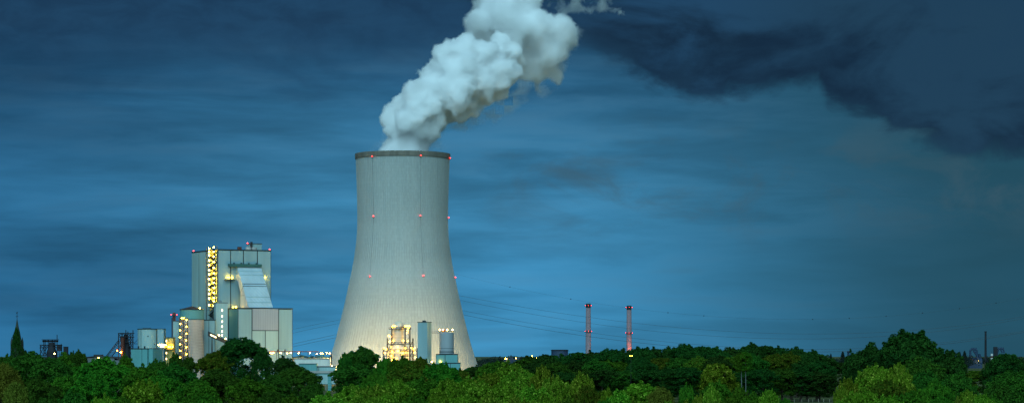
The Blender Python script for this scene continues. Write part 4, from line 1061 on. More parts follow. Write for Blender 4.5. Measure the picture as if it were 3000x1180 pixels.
part('shaft', MAT['steel_far'], f2_, lambda m: m.lathe([(2.1, 0), (1.6, zf(970)), (1.2, zf(970))], 14), True)
part('cap_ring', MAT['steel_far'], f2_, lambda m: m.lathe([(1.6, zf(972)), (1.9, zf(972)), (1.9, zf(969.3)), (1.3, zf(969.3))], 14), True)
c2 = 2925
f3_ = far_root('distant_stove_tower', c2, 'far square black tower with bent gas pipes behind the round-topped tree', 'blast furnace')
part('tower', MAT['steel_far'], f3_, lambda m: m.box(qf(2912, c2), qf(2922.5, c2), 0, 6, 0, zf(1015)))
part('gas_pipe', MAT['tank_haze_blue'], f3_, lambda m: m.tube([(qf(2921, c2), 3, zf(1038)), (qf(2926, c2), 3, zf(1022)), (qf(2932, c2), 3, zf(1019)), (qf(2940, c2), 3, zf(1021)), (qf(2943, c2), 3, zf(1032))], 1.5, 8))
part('gas_pipe', MAT['tank_haze_blue'], f3_, lambda m: m.tube([(qf(2931, c2), 1, zf(1020)), (qf(2937, c2), 1, zf(1033))], 1.2, 8))
for px in (2926, 2931, 2936, 2941): part('bleeder', MAT['tank_haze_blue'], f3_, lambda m: m.tube([(qf(px, c2), 3, zf(1021)), (qf(px, c2), 3, zf(1016.5))], 0.7, 6))
part('arm', MAT['steel_far'], f3_, lambda m: m.box(qf(2905, c2), qf(2912, c2), 2, 3, zf(1044), zf(1042.5)))
f4_ = far_root('striped_mast', 2905.5, 'pale red-and-white mast beside the far square tower', 'mast')
for k in range(4):
    part('stripe', MAT['white'] if k % 2 else MAT['rust'], f4_, lambda m: m.box(-1.5, 1.5, -1.5, 1.5, zf(1060) + k * 3.6 if k else 0, zf(1060) + (k + 1) * 3.6 - 0.02))
part('antenna', MAT['steel_far'], f4_, lambda m: m.tube([(0, 0, zf(1060) + 14.4), (0, 0, zf(1028))], 0.25, 5))
f5_ = far_root('water_tower', 2485.5, 'tiny far lattice water tower on the blue skyline gap', 'water tower')
part('leg', MAT['steel_far'], f5_, lambda m: m.beam((-3, 0, 0), (-1.2, 0, zf(1032)), 0.7)); part('leg', MAT['steel_far'], f5_, lambda m: m.beam((3, 0, 0), (1.2, 0, zf(1032)), 0.7))
part('shaft', MAT['tank_haze_blue'], f5_, lambda m: m.lathe([(1.4, 0), (1.3, zf(1033))], 10))
part('bowl', MAT['tank_haze_blue'], f5_, lambda m: m.lathe([(1.2, zf(1034)), (2.6, zf(1030)), (2.6, zf(1027.5)), (1.5, zf(1026.5))], 12, (0, 0), True))

# ------------------------------------------------------------------ power lines: run behind the cooling tower to pylons out of view
DW = 2350
def spline(pts, n):
    xs_ = np.array([p[0] for p in pts], float); ys_ = np.array([p[1] for p in pts], float)
    deg = min(3, len(pts) - 1); cf = np.polyfit((xs_ - 2200) / 800, ys_, deg)
    xx = np.linspace(xs_[0], xs_[-1], n); return [(x, float(np.polyval(cf, (x - 2200) / 800))) for x in xx]
def wire(pts, lab, r=0.16, balls=(), n=40, D=DW):
    r *= 0.68
    o = root('power_line', (PX(pts[0][0], D), D, 0), 0, lab, 'power line', 'high voltage wires')
    cur = spline(pts, n); P0 = Vector(o.location)
    m = MB(); m.tube([P(x, y, D) - P0 for x, y in cur], r, 5); m.build('conductor', MAT['wire'], o)
    for bx in balls:
        y = np.interp(bx, [c[0] for c in cur], [c[1] for c in cur]); v, f = ico(0.55, 1)
        mm = MB(); mm.add(np.array(v) + np.array(P(bx, y, D) - P0), f); mm.build('marker_ball', MAT['steel_far'], o, True)
wire([(1180, 760), (1494, 838), (1672, 875), (1957, 916), (2062, 925), (2300, 935), (2488, 932), (2703, 915), (2918, 885), (3060, 862)], 'topmost earth wire with small marker balls, sagging over the wood', 0.07, (1494, 1672, 1957, 2062, 2381, 2488, 2596, 2703, 2811, 2918), 60)
wire([(1180, 832), (1400, 875), (1750, 929), (2100, 971), (2300, 978), (2600, 968), (3000, 926), (3060, 916)], 'upper conductor of the high pair, just below the earth wire', 0.15, (), 60)
wire([(1180, 842), (1400, 887), (1715, 945), (2100, 985), (2300, 992), (2600, 982), (3000, 931), (3060, 921)], 'lower conductor of the high pair crossing the twin chimneys', 0.15, (), 60)
wire([(1180, 872), (1400, 916), (1715, 970), (2000, 1008), (2371, 1021), (2751, 1003), (3000, 968), (3060, 958)], 'upper conductor of the low pair, skimming the wood behind the chimneys', 0.15, (), 60)
wire([(1180, 884), (1400, 928), (1715, 982), (2000, 1018), (2400, 1030), (2751, 1007), (3000, 972), (3060, 962)], 'lowest conductor of all, dipping behind the treetops', 0.2, (), 60)
wire([(840, 968), (857, 964), (980, 939), (1150, 902)], 'topmost short wire span between filter block and cooling tower', 0.13, (), 12)
wire([(840, 979), (857, 975), (980, 949), (1150, 912)], 'second short wire span down between filter block and cooling tower', 0.13, (), 12)
wire([(840, 1011), (857, 1007), (980, 980), (1150, 941)], 'third short wire span down, a heavy wire beside the tower edge', 0.17, (), 12)
wire([(840, 1019), (857, 1015), (980, 989), (1150, 951)], 'lowest short wire span, just above the lamp row', 0.17, (), 12)

# pasture fence at the edge of the wood
DFc = 1165
fe = root('pasture_fence', (PX(2320, DFc), DFc, 0), 0, 'weathered post and wire fence along the meadow edge of the wood', 'fence')
for px in (2327, 2349, 2369, 2381, 2398, 2413, 2430):
    x = PX(px, DFc) - PX(2320, DFc); h_ = random.uniform(1.3, 1.8)
    part('post', MAT['post'], fe, lambda m: m.box(x - 0.09, x + 0.09, -0.09, 0.09, 0, h_))
for z in (0.5, 1.0): part('wire', MAT['wire'], fe, lambda m: m.tube([(0, 0, z), (PX(2440, DFc) - PX(2320, DFc), 0, z)], 0.02, 4))
# ------------------------------------------------------------------ foliage
def M_leaf(name, a, b, c=None, warm=0.0):
    """leaf tones: a dark, b light, c young tips; varies from leaf to leaf, spray to spray and tree to tree"""
    m = bpy.data.materials.new(name); m.use_nodes = True
    nt = m.node_tree; nt.nodes.clear()
    out = nt.nodes.new('ShaderNodeOutputMaterial')
    geo = nt.nodes.new('ShaderNodeNewGeometry'); oi = nt.nodes.new('ShaderNodeObjectInfo')
    tcn = nt.nodes.new('ShaderNodeTexCoord').outputs['Object']
    nz = NOISE(nt, tcn, 0.38, 4, 0.6)
    f = MATH(nt, 'ADD', MATH(nt, 'MULTIPLY', geo.outputs['Random Per Island'], 0.5), MATH(nt, 'MULTIPLY', SSTEP(nt, nz, 0.34, 0.66), 0.5))
    col = MIX(nt, f, a, b)
    if c: col = MIX(nt, MATH(nt, 'MULTIPLY', SSTEP(nt, geo.outputs['Random Per Island'], 0.80, 0.92), 0.8), col, c)
    hs = nt.nodes.new('ShaderNodeHueSaturation')
    nt.links.new(col, hs.inputs['Color'])
    nt.links.new(MATH(nt, 'ADD', MATH(nt, 'MULTIPLY', oi.outputs['Random'], 0.05), 0.475), hs.inputs['Hue'])
    nt.links.new(MATH(nt, 'ADD', MATH(nt, 'MULTIPLY', oi.outputs['Random'], 0.5), 0.75), hs.inputs['Value'])
    col = hs.outputs[0]
    d = nt.nodes.new('ShaderNodeBsdfDiffuse'); t = nt.nodes.new('ShaderNodeBsdfTranslucent')
    nt.links.new(col, d.inputs[0]); nt.links.new(col, t.inputs[0])
    mx = nt.nodes.new('ShaderNodeMixShader'); mx.inputs[0].default_value = 0.35
    nt.links.new(d.outputs[0], mx.inputs[1]); nt.links.new(t.outputs[0], mx.inputs[2])
    nt.links.new(mx.outputs[0], out.inputs[0])
    return m
LEAF = {
    'dark': M_leaf('dark_oak_leaves', (0.018, 0.080, 0.012), (0.062, 0.175, 0.017)),
    'mid': M_leaf('beech_leaves', (0.025, 0.105, 0.010), (0.088, 0.220, 0.015)),
    'bright': M_leaf('ash_leaves', (0.045, 0.145, 0.009), (0.165, 0.325, 0.017), (0.38, 0.55, 0.06)),
    'gold': M_leaf('robinia_leaves', (0.055, 0.135, 0.009), (0.180, 0.285, 0.017), (0.45, 0.52, 0.06)),
    'olive': M_leaf('willow_leaves', (0.080, 0.110, 0.014), (0.190, 0.205, 0.026)),
    'brown': M_leaf('turning_leaves', (0.036, 0.090, 0.009), (0.100, 0.170, 0.013), (0.20, 0.18, 0.02)),
    'black': M_leaf('shadow_oak_leaves', (0.012, 0.050, 0.011), (0.040, 0.108, 0.016)),  # dark oak tones lowered again: shade put into the leaf colour
    'far': M_leaf('far_haze_leaves', (0.020, 0.036, 0.030), (0.034, 0.052, 0.042)),  # bluish haze of distance put into the leaf colour
}

def unit(v): return v / np.maximum(np.linalg.norm(v, axis=1, keepdims=True), 1e-9)

def leaves_mesh(name, C, rad, per, size, rg, axis_c, flat=1.0):
    """leaf-sized rhombs scattered over the shells of many small sprays"""
    n = len(C)
    cnt = np.maximum(6, (per * (rad / rad.mean()) ** 1.6)).astype(int)
    idx = np.repeat(np.arange(n), cnt); k = len(idx)
    outw = unit(C - axis_c)[idx]
    d = unit(rg.normal(size=(k, 3)) + 0.55 * outw + np.array([0, 0, 0.35]))
    pos = C[idx] + d * (rad[idx] * rg.uniform(0.55, 1.12, k))[:, None] * np.array([1, 1, flat])
    nrm = unit(d * 0.8 + rg.normal(size=(k, 3)) * 0.55 + np.array([0, 0, 0.25]))
    t = unit(np.cross(nrm, rg.normal(size=(k, 3)))); b = np.cross(nrm, t)
    L = size * rg.uniform(0.65, 1.35, k)[:, None]
    fold = nrm * L * rg.uniform(-0.12, 0.12, k)[:, None]
    V = np.stack([pos + t * L * 0.5, pos + b * L * 0.30 + fold, pos - t * L * 0.5, pos - b * L * 0.30 + fold], 1).reshape(-1, 3)
    me = bpy.data.meshes.new(name)
    me.vertices.add(4 * k); me.vertices.foreach_set('co', V.ravel().astype(np.float32))
    me.loops.add(4 * k); me.loops.foreach_set('vertex_index', np.arange(4 * k, dtype=np.int32))
    me.polygons.add(k); me.polygons.foreach_set('loop_start', np.arange(0, 4 * k, 4, dtype=np.int32)); me.polygons.foreach_set('loop_total', np.full(k, 4, dtype=np.int32))
    me.update(calc_edges=True); me.validate()
    return me

def trunk_mesh(name, W, H, cb, seed, lean=0.02, mat='bark', tips=None):
    rg = random.Random(seed); m = MB()
    pts, rs_ = [], []
    x = y = 0.0; r0 = 0.022 * H
    for i in range(7):
        z = H * 0.86 * i / 6
        pts.append((x, y, z)); rs_.append(r0 * (1 - 0.88 * i / 6) * (1.3 if i == 0 else 1))
        x += rg.uniform(-1, 1) * H * lean; y += rg.uniform(-1, 1) * H * lean
    m.tube(pts, rs_, 7)
    for k in range(9):
        t = rg.uniform(0.28, 0.78); z = H * 0.86 * t; i = min(5, int(t * 6)); p = Vector(pts[i]).lerp(Vector(pts[i + 1]), t * 6 - i)
        a = 2.4 * k + rg.uniform(-0.4, 0.4); L = W * 0.42 * rg.uniform(0.6, 1.0)
        q = p + Vector((math.cos(a) * L * 0.5, math.sin(a) * L * 0.5, L * 0.35)); e = p + Vector((math.cos(a) * L, math.sin(a) * L, L * 0.9))
        m.tube([p, q, e], [r0 * 0.32, r0 * 0.2, r0 * 0.07], 5)
    me = m.mesh(name, MAT[mat], True)
    return me

W0, H0 = 12.0, 20.0       # nominal size; every tree is scaled to its own
def proto(style, seed):
    rg = np.random.default_rng(seed); prng = random.Random(seed)
    W, H = W0, H0
    cs, rr = [], []
    flat = 1.0
    if style in ('willow', 'poplar'):
        cb = {'willow': 0.10, 'poplar': 0.06}[style]
        n = {'willow': 240, 'poplar': 210}[style]
        ph = [prng.uniform(0, 6.28) for _ in range(6)]
        for i in range(n):
            t = rg.uniform(0.0, 1.0) ** 0.75
            if style == 'willow': pr_ = math.sqrt(max(0.0, 1 - max(0.0, (t - 0.5) / 0.5) ** 2.4)) * (0.85 + 0.15 * t)
            else: pr_ = (1 - t ** 2.5) ** 0.6 * (0.55 + 0.45 * min(1, t * 4))
            a = rg.uniform(0, 2 * math.pi)
            lump = 1 + 0.13 * math.sin(3 * a + ph[0] + 4 * t) + 0.10 * math.sin(5 * a + ph[1] - 7 * t) + 0.08 * math.sin(11 * t + ph[2] + 2 * a)
            rho = pr_ * lump * rg.uniform(0.72, 0.93) ** (1 if i % 4 else 3)
            rc = rg.uniform(0.05, 0.115) * (0.75 + 0.5 * pr_)
            cs.append((math.cos(a) * rho * W * 0.46, math.sin(a) * rho * W * 0.46, (cb + (1 - cb) * t * 0.955) * H)); rr.append(rc * W)
        per, size = (62, 0.50) if style == 'willow' else (52, 0.50)
        if style == 'willow': flat = 1.4
    else:   # a crown is a cluster of uneven lobes carried by the limbs, each lobe a shell of leafy sprays
        cb = 0.2
        nl, lr0, lr1, nc = {'round': (9, 0.20, 0.34, 27), 'tall': (10, 0.17, 0.28, 24), 'wide': (19, 0.15, 0.25, 25), 'shoots': (11, 0.15, 0.26, 24)}[style]
        K = W / H                    # lobes are round in the nominal tree
        for k in range(nl):
            lr = prng.uniform(lr0, lr1) * W
            if k == 0: x = prng.uniform(-0.06, 0.06) * W; y = prng.uniform(-0.06, 0.06) * W; ztop = H * 0.985
            else:
                a = 2.399 * k + prng.uniform(-0.5, 0.5); q = math.sqrt((k + 0.2) / nl) * (0.5 * W - lr * 0.85)
                x, y = math.cos(a) * q, math.sin(a) * q; rel = q / (0.5 * W)
                drop = {'round': 0.24, 'tall': 0.34, 'wide': 0.25, 'shoots': 0.11}[style]
                ztop = H * (1 - drop * rel ** 1.5 - prng.uniform(0.0, 0.06))
            zc = ztop - lr
            for i in range(nc):
                v = rg.normal(size=3); v /= np.linalg.norm(v)
                if v[2] < -0.55: v[2] *= -0.5
                sh = lr * rg.uniform(0.70, 1.0)
                cs.append((x + v[0] * sh, y + v[1] * sh, zc + v[2] * sh * 0.95)); rr.append(W * rg.uniform(0.035, 0.085))
            # the lobe continues down the side of the crown
            for i in range(6):
                u = rg.uniform(0.15, 1); a2 = math.atan2(y, x) + rg.normal(0, 0.5) if k else rg.uniform(0, 6.28)
                z2 = zc - u * (zc - cb * H); rho = min(0.46 * W, math.hypot(x, y) + lr * rg.uniform(0.3, 0.9)) * (1 - 0.25 * u * u)
                cs.append((math.cos(a2) * rho, math.sin(a2) * rho, z2)); rr.append(W * rg.uniform(0.06, 0.11))
            ns = {'shoots': 4, 'tall': 2}.get(style, 1)
            for j in range(ns):          # leafy leaders standing out of the lobe
                v = rg.normal(size=2) * 0.45; L = H * prng.uniform(0.015, 0.055 if style == 'shoots' else 0.03)
                zs_ = zc + lr * math.sqrt(max(0.05, 1 - min(0.9, v[0] ** 2 + v[1] ** 2)))
                for i in range(4):
                    u = i / 3; cs.append((x + v[0] * lr * (1 + 0.2 * u), y + v[1] * lr * (1 + 0.2 * u), zs_ + L * u)); rr.append(W * (0.042 - 0.022 * u))
        per, size = {'round': (46, 0.62), 'tall': (46, 0.60), 'wide': (44, 0.56), 'shoots': (44, 0.60)}[style]
    C = np.array(cs); rad = np.array(rr)
    C[:, 2] -= max(0.0, (C[:, 2] + rad * 1.05).max() - H)      # top of the crown = nominal height
    cm = leaves_mesh('crown', C, rad, per, size, rg, np.array([0, 0, H * 0.5]), flat)
    cm.materials.append(LEAF['mid'])
    tm = trunk_mesh('trunk', W, H, cb, seed, mat='bark')
    return cm, tm
PROTO = {}
for st_, n_ in (('round', 4), ('tall', 4), ('shoots', 4), ('willow', 2), ('poplar', 1), ('wide', 3)):
    PROTO[st_] = [proto(st_, 100 + 17 * i + len(st_)) for i in range(n_)]
_tk = [0]
def tree(px, top, w, D, style, leaf, label, group=None, name=None, ground_z=0.0, trunkmat=None, depth=None):
    _tk[0] += 1; k = _tk[0]; rg = random.Random(k * 31)
    cm, tm = PROTO[style][k % len(PROTO[style])]
    H = PZ(top, D) - ground_z; Wd = w * D / FPX * (1.22 if (style == 'shoots' and w > 48) else 1.12)
    nm = name or {'shoots': 'young_tree', 'willow': 'willow_tree', 'poplar': 'poplar_tree'}.get(style, 'broadleaf_tree')
    t = root(nm, (PX(px, D), D, ground_z), rg.uniform(0, 6.28), label, 'tree', group)
    sx = Wd / W0
    # keep leaves in proportion: depth follows width
    t.scale = (sx * rg.uniform(0.96, 1.06), sx * rg.uniform(0.92, 1.06), H / H0)
    c = link('crown', cm, t); c.material_slots[0].link = 'OBJECT'; c.material_slots[0].material = LEAF[leaf]
    tr = link('trunk', tm, t)
    if trunkmat: tr.material_slots[0].link = 'OBJECT'; tr.material_slots[0].material = MAT[trunkmat]
    return t
G_LEFT, G_FRONT, G_WOOD, G_R = 'trees on the church side', 'young trees along the lower edge', 'trees of the dark wood', 'trees by the big oak'
T = [
 # church side
 (48, 958, 40, 1300, 'poplar', 'black', 'slender dark columnar poplar hiding the church tower', G_LEFT),
 (70, 1020, 34, 1290, 'tall', 'black', 'small dark tree tucked at the foot of the church poplar', G_LEFT),
 (25, 1034, 50, 1250, 'round', 'dark', 'low dark tree on the far side of the church poplar', G_LEFT),
 (6, 1040, 52, 900, 'round', 'dark', 'small dark tree cut by the picture edge above the olive willows', G_LEFT),
 (88, 1027, 135, 820, 'wide', 'dark', 'broad dark tree in front of the church spire', G_LEFT),
 (12, 1068, 118, 470, 'willow', 'olive', 'tall olive willow at the picture edge below the church', G_LEFT),
 (50, 1120, 82, 420, 'willow', 'olive', 'lower olive willow before the tall one in the corner', G_LEFT),
 (150, 1040, 120, 720, 'round', 'dark', 'dark rounded tree below the flat-headed furnace frame', G_LEFT),
 (186, 1029, 80, 880, 'tall', 'mid', 'mid green tree below the stubby square stack', G_LEFT),
 (226, 1021, 52, 900, 'shoots', 'dark', 'feathery open tree between square stack and domed hall', G_LEFT),
 (120, 1098, 125, 540, 'round', 'dark', 'deep green tree low beside the olive willows', G_LEFT),
 (195, 1095, 110, 580, 'round', 'mid', 'rounded green tree below the feathery open one', G_LEFT),
 (262, 1049, 90, 700, 'round', 'mid', 'rounded green tree at the near end of the domed hall', G_LEFT),
 (310, 1043, 180, 660, 'wide', 'mid', 'wide domed green tree below the domed hall', G_LEFT),
 (368, 1033, 58, 900, 'tall', 'mid', 'pointed olive green tree at the foot of the skip furnace', G_LEFT),
 (270, 1086, 130, 560, 'round', 'mid', 'bushy green tree in front of the wide domed one', G_LEFT),
 (415, 1062, 110, 640, 'round', 'mid', 'green tree in front of the blue-green shed', G_LEFT),
 (462, 1048, 56, 820, 'shoots', 'dark', 'dark spiky tree in front of the lit cabin column', G_LEFT),
 (420, 1108, 110, 470, 'shoots', 'bright', 'bright leafy tree two rows below the blue-green shed', G_LEFT),
 (305, 1148, 70, 380, 'shoots', 'bright', 'yellow-tipped sapling crown at the lower edge below the domed hall', G_LEFT),
 (362, 1154, 70, 390, 'shoots', 'mid', 'sapling crown at the lower edge below the skip furnace', G_LEFT),
 (215, 1140, 110, 430, 'round', 'dark', 'shadowy tree at the lower edge below the square stack', G_LEFT),
 (140, 1150, 90, 400, 'round', 'dark', 'dark bush-like crown at the lower edge right of the willows', G_LEFT),
 # below the plant
 (514, 1030, 42, 1150, 'tall', 'dark', 'small dark tree under the zigzag stair foot', 'trees below the plant'),
 (552, 1037, 56, 1050, 'round', 'dark', 'low dark tree covering the foot of the banded silo', 'trees below the plant'),
 (622, 1026, 105, 860, 'round', 'brown', 'brownish green dome before the plain grey slab block', 'trees below the plant'),
 (708, 986, 142, 1180, 'wide', 'black', 'tall blackish broad tree covering the lower filter block', 'trees below the plant'),
 (770, 1022, 62, 1170, 'tall', 'black', 'narrow dark tree beside the tall blackish one, by the lamp row', 'trees below the plant'),
 (835, 1039, 86, 1000, 'round', 'black', 'dark domed tree in front of the lamp row canopy', 'trees below the plant'),
 (868, 1072, 140, 800, 'wide', 'dark', 'dark spreading tree below the teal box', 'trees below the plant'),
 (520, 1058, 115, 720, 'round', 'dark', 'dark green crown below the ochre annex and zigzag stair', 'trees below the plant'),
 (470, 1090, 120, 520, 'shoots', 'mid', 'leafy green tree below the lit cabin, second row', 'trees below the plant'),
 (640, 1078, 140, 660, 'wide', 'dark', 'wide dark crown below the brownish dome', 'trees below the plant'),
 (575, 1108, 120, 540, 'round', 'mid', 'rounded crown in the second row below the banded silo', 'trees below the plant'),
 (735, 1100, 135, 580, 'round', 'mid', 'rounded green crown below the tall blackish tree', 'trees below the plant'),
 (800, 1092, 100, 700, 'round', 'dark', 'dark crown between the spreading tree and the rounded green one', 'trees below the plant'),
 (520, 1140, 110, 420, 'shoots', 'mid', 'leafy crown at the lower edge below the zigzag stair', 'trees below the plant'),
 (610, 1150, 110, 400, 'round', 'mid', 'low green crown at the lower edge below the slab block', 'trees below the plant'),
 (715, 1143, 120, 450, 'round', 'mid', 'low green crown at the lower edge below the tall blackish tree', 'trees below the plant'),
 (795, 1140, 90, 520, 'round', 'dark', 'shaded crown at the lower edge below the filter block side', 'trees below the plant'),
 (850, 1148, 95, 430, 'round', 'mid', 'small round green crown at the lower edge below the teal box', 'trees below the plant'),
 (915, 1120, 80, 640, 'round', 'dark', 'dark crown beside the teal bridge column', 'trees below the plant'),
 (962, 1144, 118, 460, 'round', 'bright', 'fresh green bushy crown just below the teal bridge column', 'trees below the plant'),
 # before the cooling tower
 (1056, 1012, 112, 960, 'wide', 'dark', 'dark tree standing out against the lit foot of the cooling tower', 'trees before the cooling tower'),
 (1010, 1030, 40, 950, 'shoots', 'dark', 'wispy small tree at the shoulder of the dark tower-foot tree', 'trees before the cooling tower'),
 (1035, 1064, 135, 860, 'round', 'dark', 'dark lower tree beneath the one against the tower foot', 'trees before the cooling tower'),
 (1130, 1046, 60, 760, 'shoots', 'mid', 'tree top overlapping the corner of the glowing platforms', 'trees before the cooling tower'),
 (1178, 1040, 76, 740, 'shoots', 'mid', 'pointed tree top rising in front of the banded elbow duct', 'trees before the cooling tower'),
 (1232, 1042, 80, 720, 'shoots', 'brown', 'brownish tree top in front of the slim grey tower', 'trees before the cooling tower'),
 (1195, 1066, 150, 640, 'wide', 'brown', 'wide brownish green crown below the glowing platforms', 'trees before the cooling tower'),
 (1292, 1060, 105, 640, 'shoots', 'mid', 'green crown before the teal base of the round silo', 'trees before the cooling tower'),
 (1345, 1076, 70, 660, 'shoots', 'brown', 'small reddish-tipped crown at the corner of the teal base', 'trees before the cooling tower'),
 (1396, 1066, 66, 1080, 'round', 'black', 'blackish tree at the outer foot of the cooling tower', 'trees before the cooling tower'),
 (1440, 1056, 100, 720, 'round', 'mid', 'rounded green tree between cooling tower and distant works', 'trees before the cooling tower'),
 (1500, 1054, 110, 680, 'round', 'bright', 'rounded yellow-green tree under the distant works lamps', 'trees before the cooling tower'),
 (1100, 1082, 80, 540, 'shoots', 'mid', 'leafy tree second row below the dark tower-foot tree', 'trees before the cooling tower'),
 # front row
 (1030, 1122, 110, 500, 'shoots', 'bright', 'yellow-green crown below the wispy tower-foot tree', G_FRONT),
 (1095, 1122, 100, 450, 'shoots', 'gold', 'gold-tipped crown left of centre in the front row', G_FRONT),
 (1160, 1108, 110, 480, 'shoots', 'bright', 'bright crown two rows below the elbow duct', G_FRONT),
 (1235, 1100, 120, 500, 'shoots', 'mid', 'green crown two rows below the slim grey tower', G_FRONT),
 (1310, 1104, 110, 470, 'shoots', 'bright', 'bright crown two rows below the round silo', G_FRONT),
 (1378, 1100, 110, 490, 'shoots', 'bright', 'bright crown below the outer foot of the cooling tower', G_FRONT),
 (1440, 1090, 100, 500, 'shoots', 'gold', 'gold-tipped crown below the tree next to the distant works', G_FRONT),
 (1525, 1072, 105, 490, 'shoots', 'gold', 'tall gold-green leafy tree below the distant works', G_FRONT),
 (1588, 1064, 70, 460, 'shoots', 'gold', 'spiky gold-green tree below the gas holder', G_FRONT),
 (1628, 1096, 80, 440, 'shoots', 'gold', 'stepped gold-green tree just beyond the spiky one', G_FRONT),
 (1480, 1116, 110, 430, 'shoots', 'bright', 'leafy bright crown in front of the tall gold-green one', G_FRONT),
 (1560, 1122, 110, 410, 'shoots', 'bright', 'leafy bright crown in front of the spiky gold-green tree', G_FRONT),
 (1670, 1128, 80, 420, 'shoots', 'gold', 'low gold crown between spiky tree and lone leader', G_FRONT),
 (1706, 1084, 78, 420, 'shoots', 'gold', 'lone pointed leader tree below the first slender chimney', G_FRONT),
 (1722, 1124, 80, 410, 'shoots', 'brown', 'olive crown at the foot of the lone pointed leader', G_FRONT),
 (1060, 1150, 100, 370, 'shoots', 'bright', 'lowest crown on the bottom edge below the tower-foot tree', G_FRONT),
 (1140, 1148, 100, 380, 'shoots', 'bright', 'lowest crown on the bottom edge below the elbow duct', G_FRONT),
 (1215, 1150, 100, 370, 'shoots', 'mid', 'lowest crown on the bottom edge below the slim grey tower', G_FRONT),
 (1290, 1146, 100, 380, 'shoots', 'bright', 'lowest crown on the bottom edge below the round silo', G_FRONT),
 (1365, 1144, 100, 370, 'shoots', 'bright', 'lowest crown on the bottom edge below the tower outer foot', G_FRONT),
 (1435, 1146, 90, 360, 'shoots', 'gold', 'lowest gold crown on the bottom edge before the distant works', G_FRONT),
 (1515, 1152, 90, 360, 'shoots', 'gold', 'lowest crown on the bottom edge below the gold-green tree', G_FRONT),
 (1600, 1146, 90, 370, 'shoots', 'bright', 'lowest crown on the bottom edge below the gas holder', G_FRONT),
 (1668, 1158, 80, 350, 'shoots', 'brown', 'lowest olive crown on the bottom edge below the first chimney', G_FRONT),
 (1880, 1112, 135, 570, 'round', 'bright', 'smooth round green dome tree below the orange-lit chimney', G_FRONT),
 (1775, 1133, 68, 480, 'round', 'bright', 'small fresh green round crown beside the green dome tree', G_FRONT),
 (1812, 1137, 86, 450, 'round', 'bright', 'fresh green crown in front of the green dome tree', G_FRONT),
 (1935, 1136, 90, 460, 'willow', 'olive', 'olive round crown at the outer side of the green dome tree', G_FRONT),
 (1865, 1158, 110, 400, 'round', 'bright', 'lowest bright green bush crown on the bottom edge below the dome tree', G_FRONT),
 (1765, 1166, 90, 380, 'round', 'mid', 'lowest green bush crown below the small round crown', G_FRONT),
 (1960, 1172, 60, 380, 'shoots', 'bright', 'low feathery green tip beyond the olive round crown', G_FRONT),
 (2102, 1057, 112, 640, 'round', 'gold', 'upright gold-green tree standing alone before the dark wood', G_FRONT),
 (2098, 1108, 92, 600, 'round', 'mid', 'darker green bush at the foot of the upright gold-green tree', G_FRONT),
 (2012, 1118, 44, 500, 'shoots', 'mid', 'narrow green tree a little before the upright gold-green one', G_FRONT),
 (2085, 1122, 56, 400, 'shoots', 'gold', 'spiky yellow sapling in front of the upright gold-green tree', G_FRONT),
 (2050, 1146, 50, 410, 'shoots', 'gold', 'short yellow sapling beside the spiky yellow one', G_FRONT),
 (2168, 1120, 62, 500, 'round', 'mid', 'round green bush tree before the two birch trunks', G_FRONT),
 (2212, 1143, 72, 470, 'shoots', 'mid', 'low green crown between bush tree and light sapling', G_FRONT),
 (2256, 1139, 60, 440, 'shoots', 'bright', 'light green sapling before the wood, right of the birch trunks', G_FRONT),
 (2140, 1156, 90, 400, 'round', 'mid', 'lowest dark bush on the bottom edge below the gold-green tree', G_FRONT),
 (2300, 1163, 70, 420, 'shoots', 'mid', 'lowest sapling crown next to the meadow fence', G_FRONT),
 (2010, 1168, 90, 380, 'shoots', 'gold', 'lowest yellow-green tips on the bottom edge before the wood', G_FRONT),
 # big oak side
 (2666, 962, 185, 640, 'wide', 'black', 'huge dark domed oak towering over its neighbours', G_R),
 (2556, 1000, 130, 660, 'wide', 'black', 'dark shoulder tree on the inner side of the huge domed oak', G_R),
 (2500, 1020, 70, 680, 'round', 'black', 'small dark step tree at the inner end of the oak group', G_R),
 (2770, 1018, 120, 640, 'round', 'black', 'dark shoulder tree on the outer side of the huge domed oak', G_R),
 (2690, 1040, 160, 600, 'wide', 'dark', 'dark crown tucked in front of the huge domed oak', G_R),
 (2562, 1060, 112, 500, 'shoots', 'gold', 'gold-tipped tree in front of the oak shoulder', G_R),
 (2635, 1058, 76, 480, 'shoots', 'gold', 'upright gold-tipped tree in front of the huge domed oak', G_R),
 (2715, 1082, 110, 500, 'round', 'dark', 'dark green crown below the huge domed oak', G_R),
 (2486, 1104, 62, 470, 'shoots', 'gold', 'pale yellow spiky sapling at the meadow side of the oak group', G_R),
 (2466, 1122, 44, 440, 'shoots', 'gold', 'thin sapling closest to the meadow fence', G_R),
 (2745, 1106, 92, 470, 'shoots', 'mid', 'green leafy tree below the outer oak shoulder', G_R),
 (2800, 1085, 110, 560, 'round', 'dark', 'dark crown closing the oak group next to the far works gap', G_R),
 (2600, 1110, 130, 440, 'shoots', 'brown', 'olive leafy crown in the middle below the gold-tipped trees', G_R),
 (2530, 1132, 100, 410, 'shoots', 'bright', 'leafy crown on the bottom edge at the meadow side', G_R),
 (2465, 1166, 80, 380, 'shoots', 'bright', 'bright sapling tip on the bottom edge by the meadow', G_R),
 (2680, 1136, 120, 400, 'shoots', 'mid', 'green crown on the bottom edge below the huge domed oak', G_R),
 (2605, 1154, 100, 380, 'shoots', 'bright', 'lowest bright crown below the olive leafy one', G_R),
 (2755, 1150, 90, 390, 'shoots', 'mid', 'lowest green crown below the outer oak shoulder', G_R),
 (2832, 1138, 76, 420, 'shoots', 'gold', 'yellow-green leafy tree below the far works gap', G_R),
 (2803, 1158, 30, 400, 'shoots', 'olive', 'narrow yellow shrub tip beside the yellow-green tree', G_R),
 (2880, 1152, 80, 400, 'shoots', 'bright', 'bright crown on the bottom edge before the corner trees', G_R),
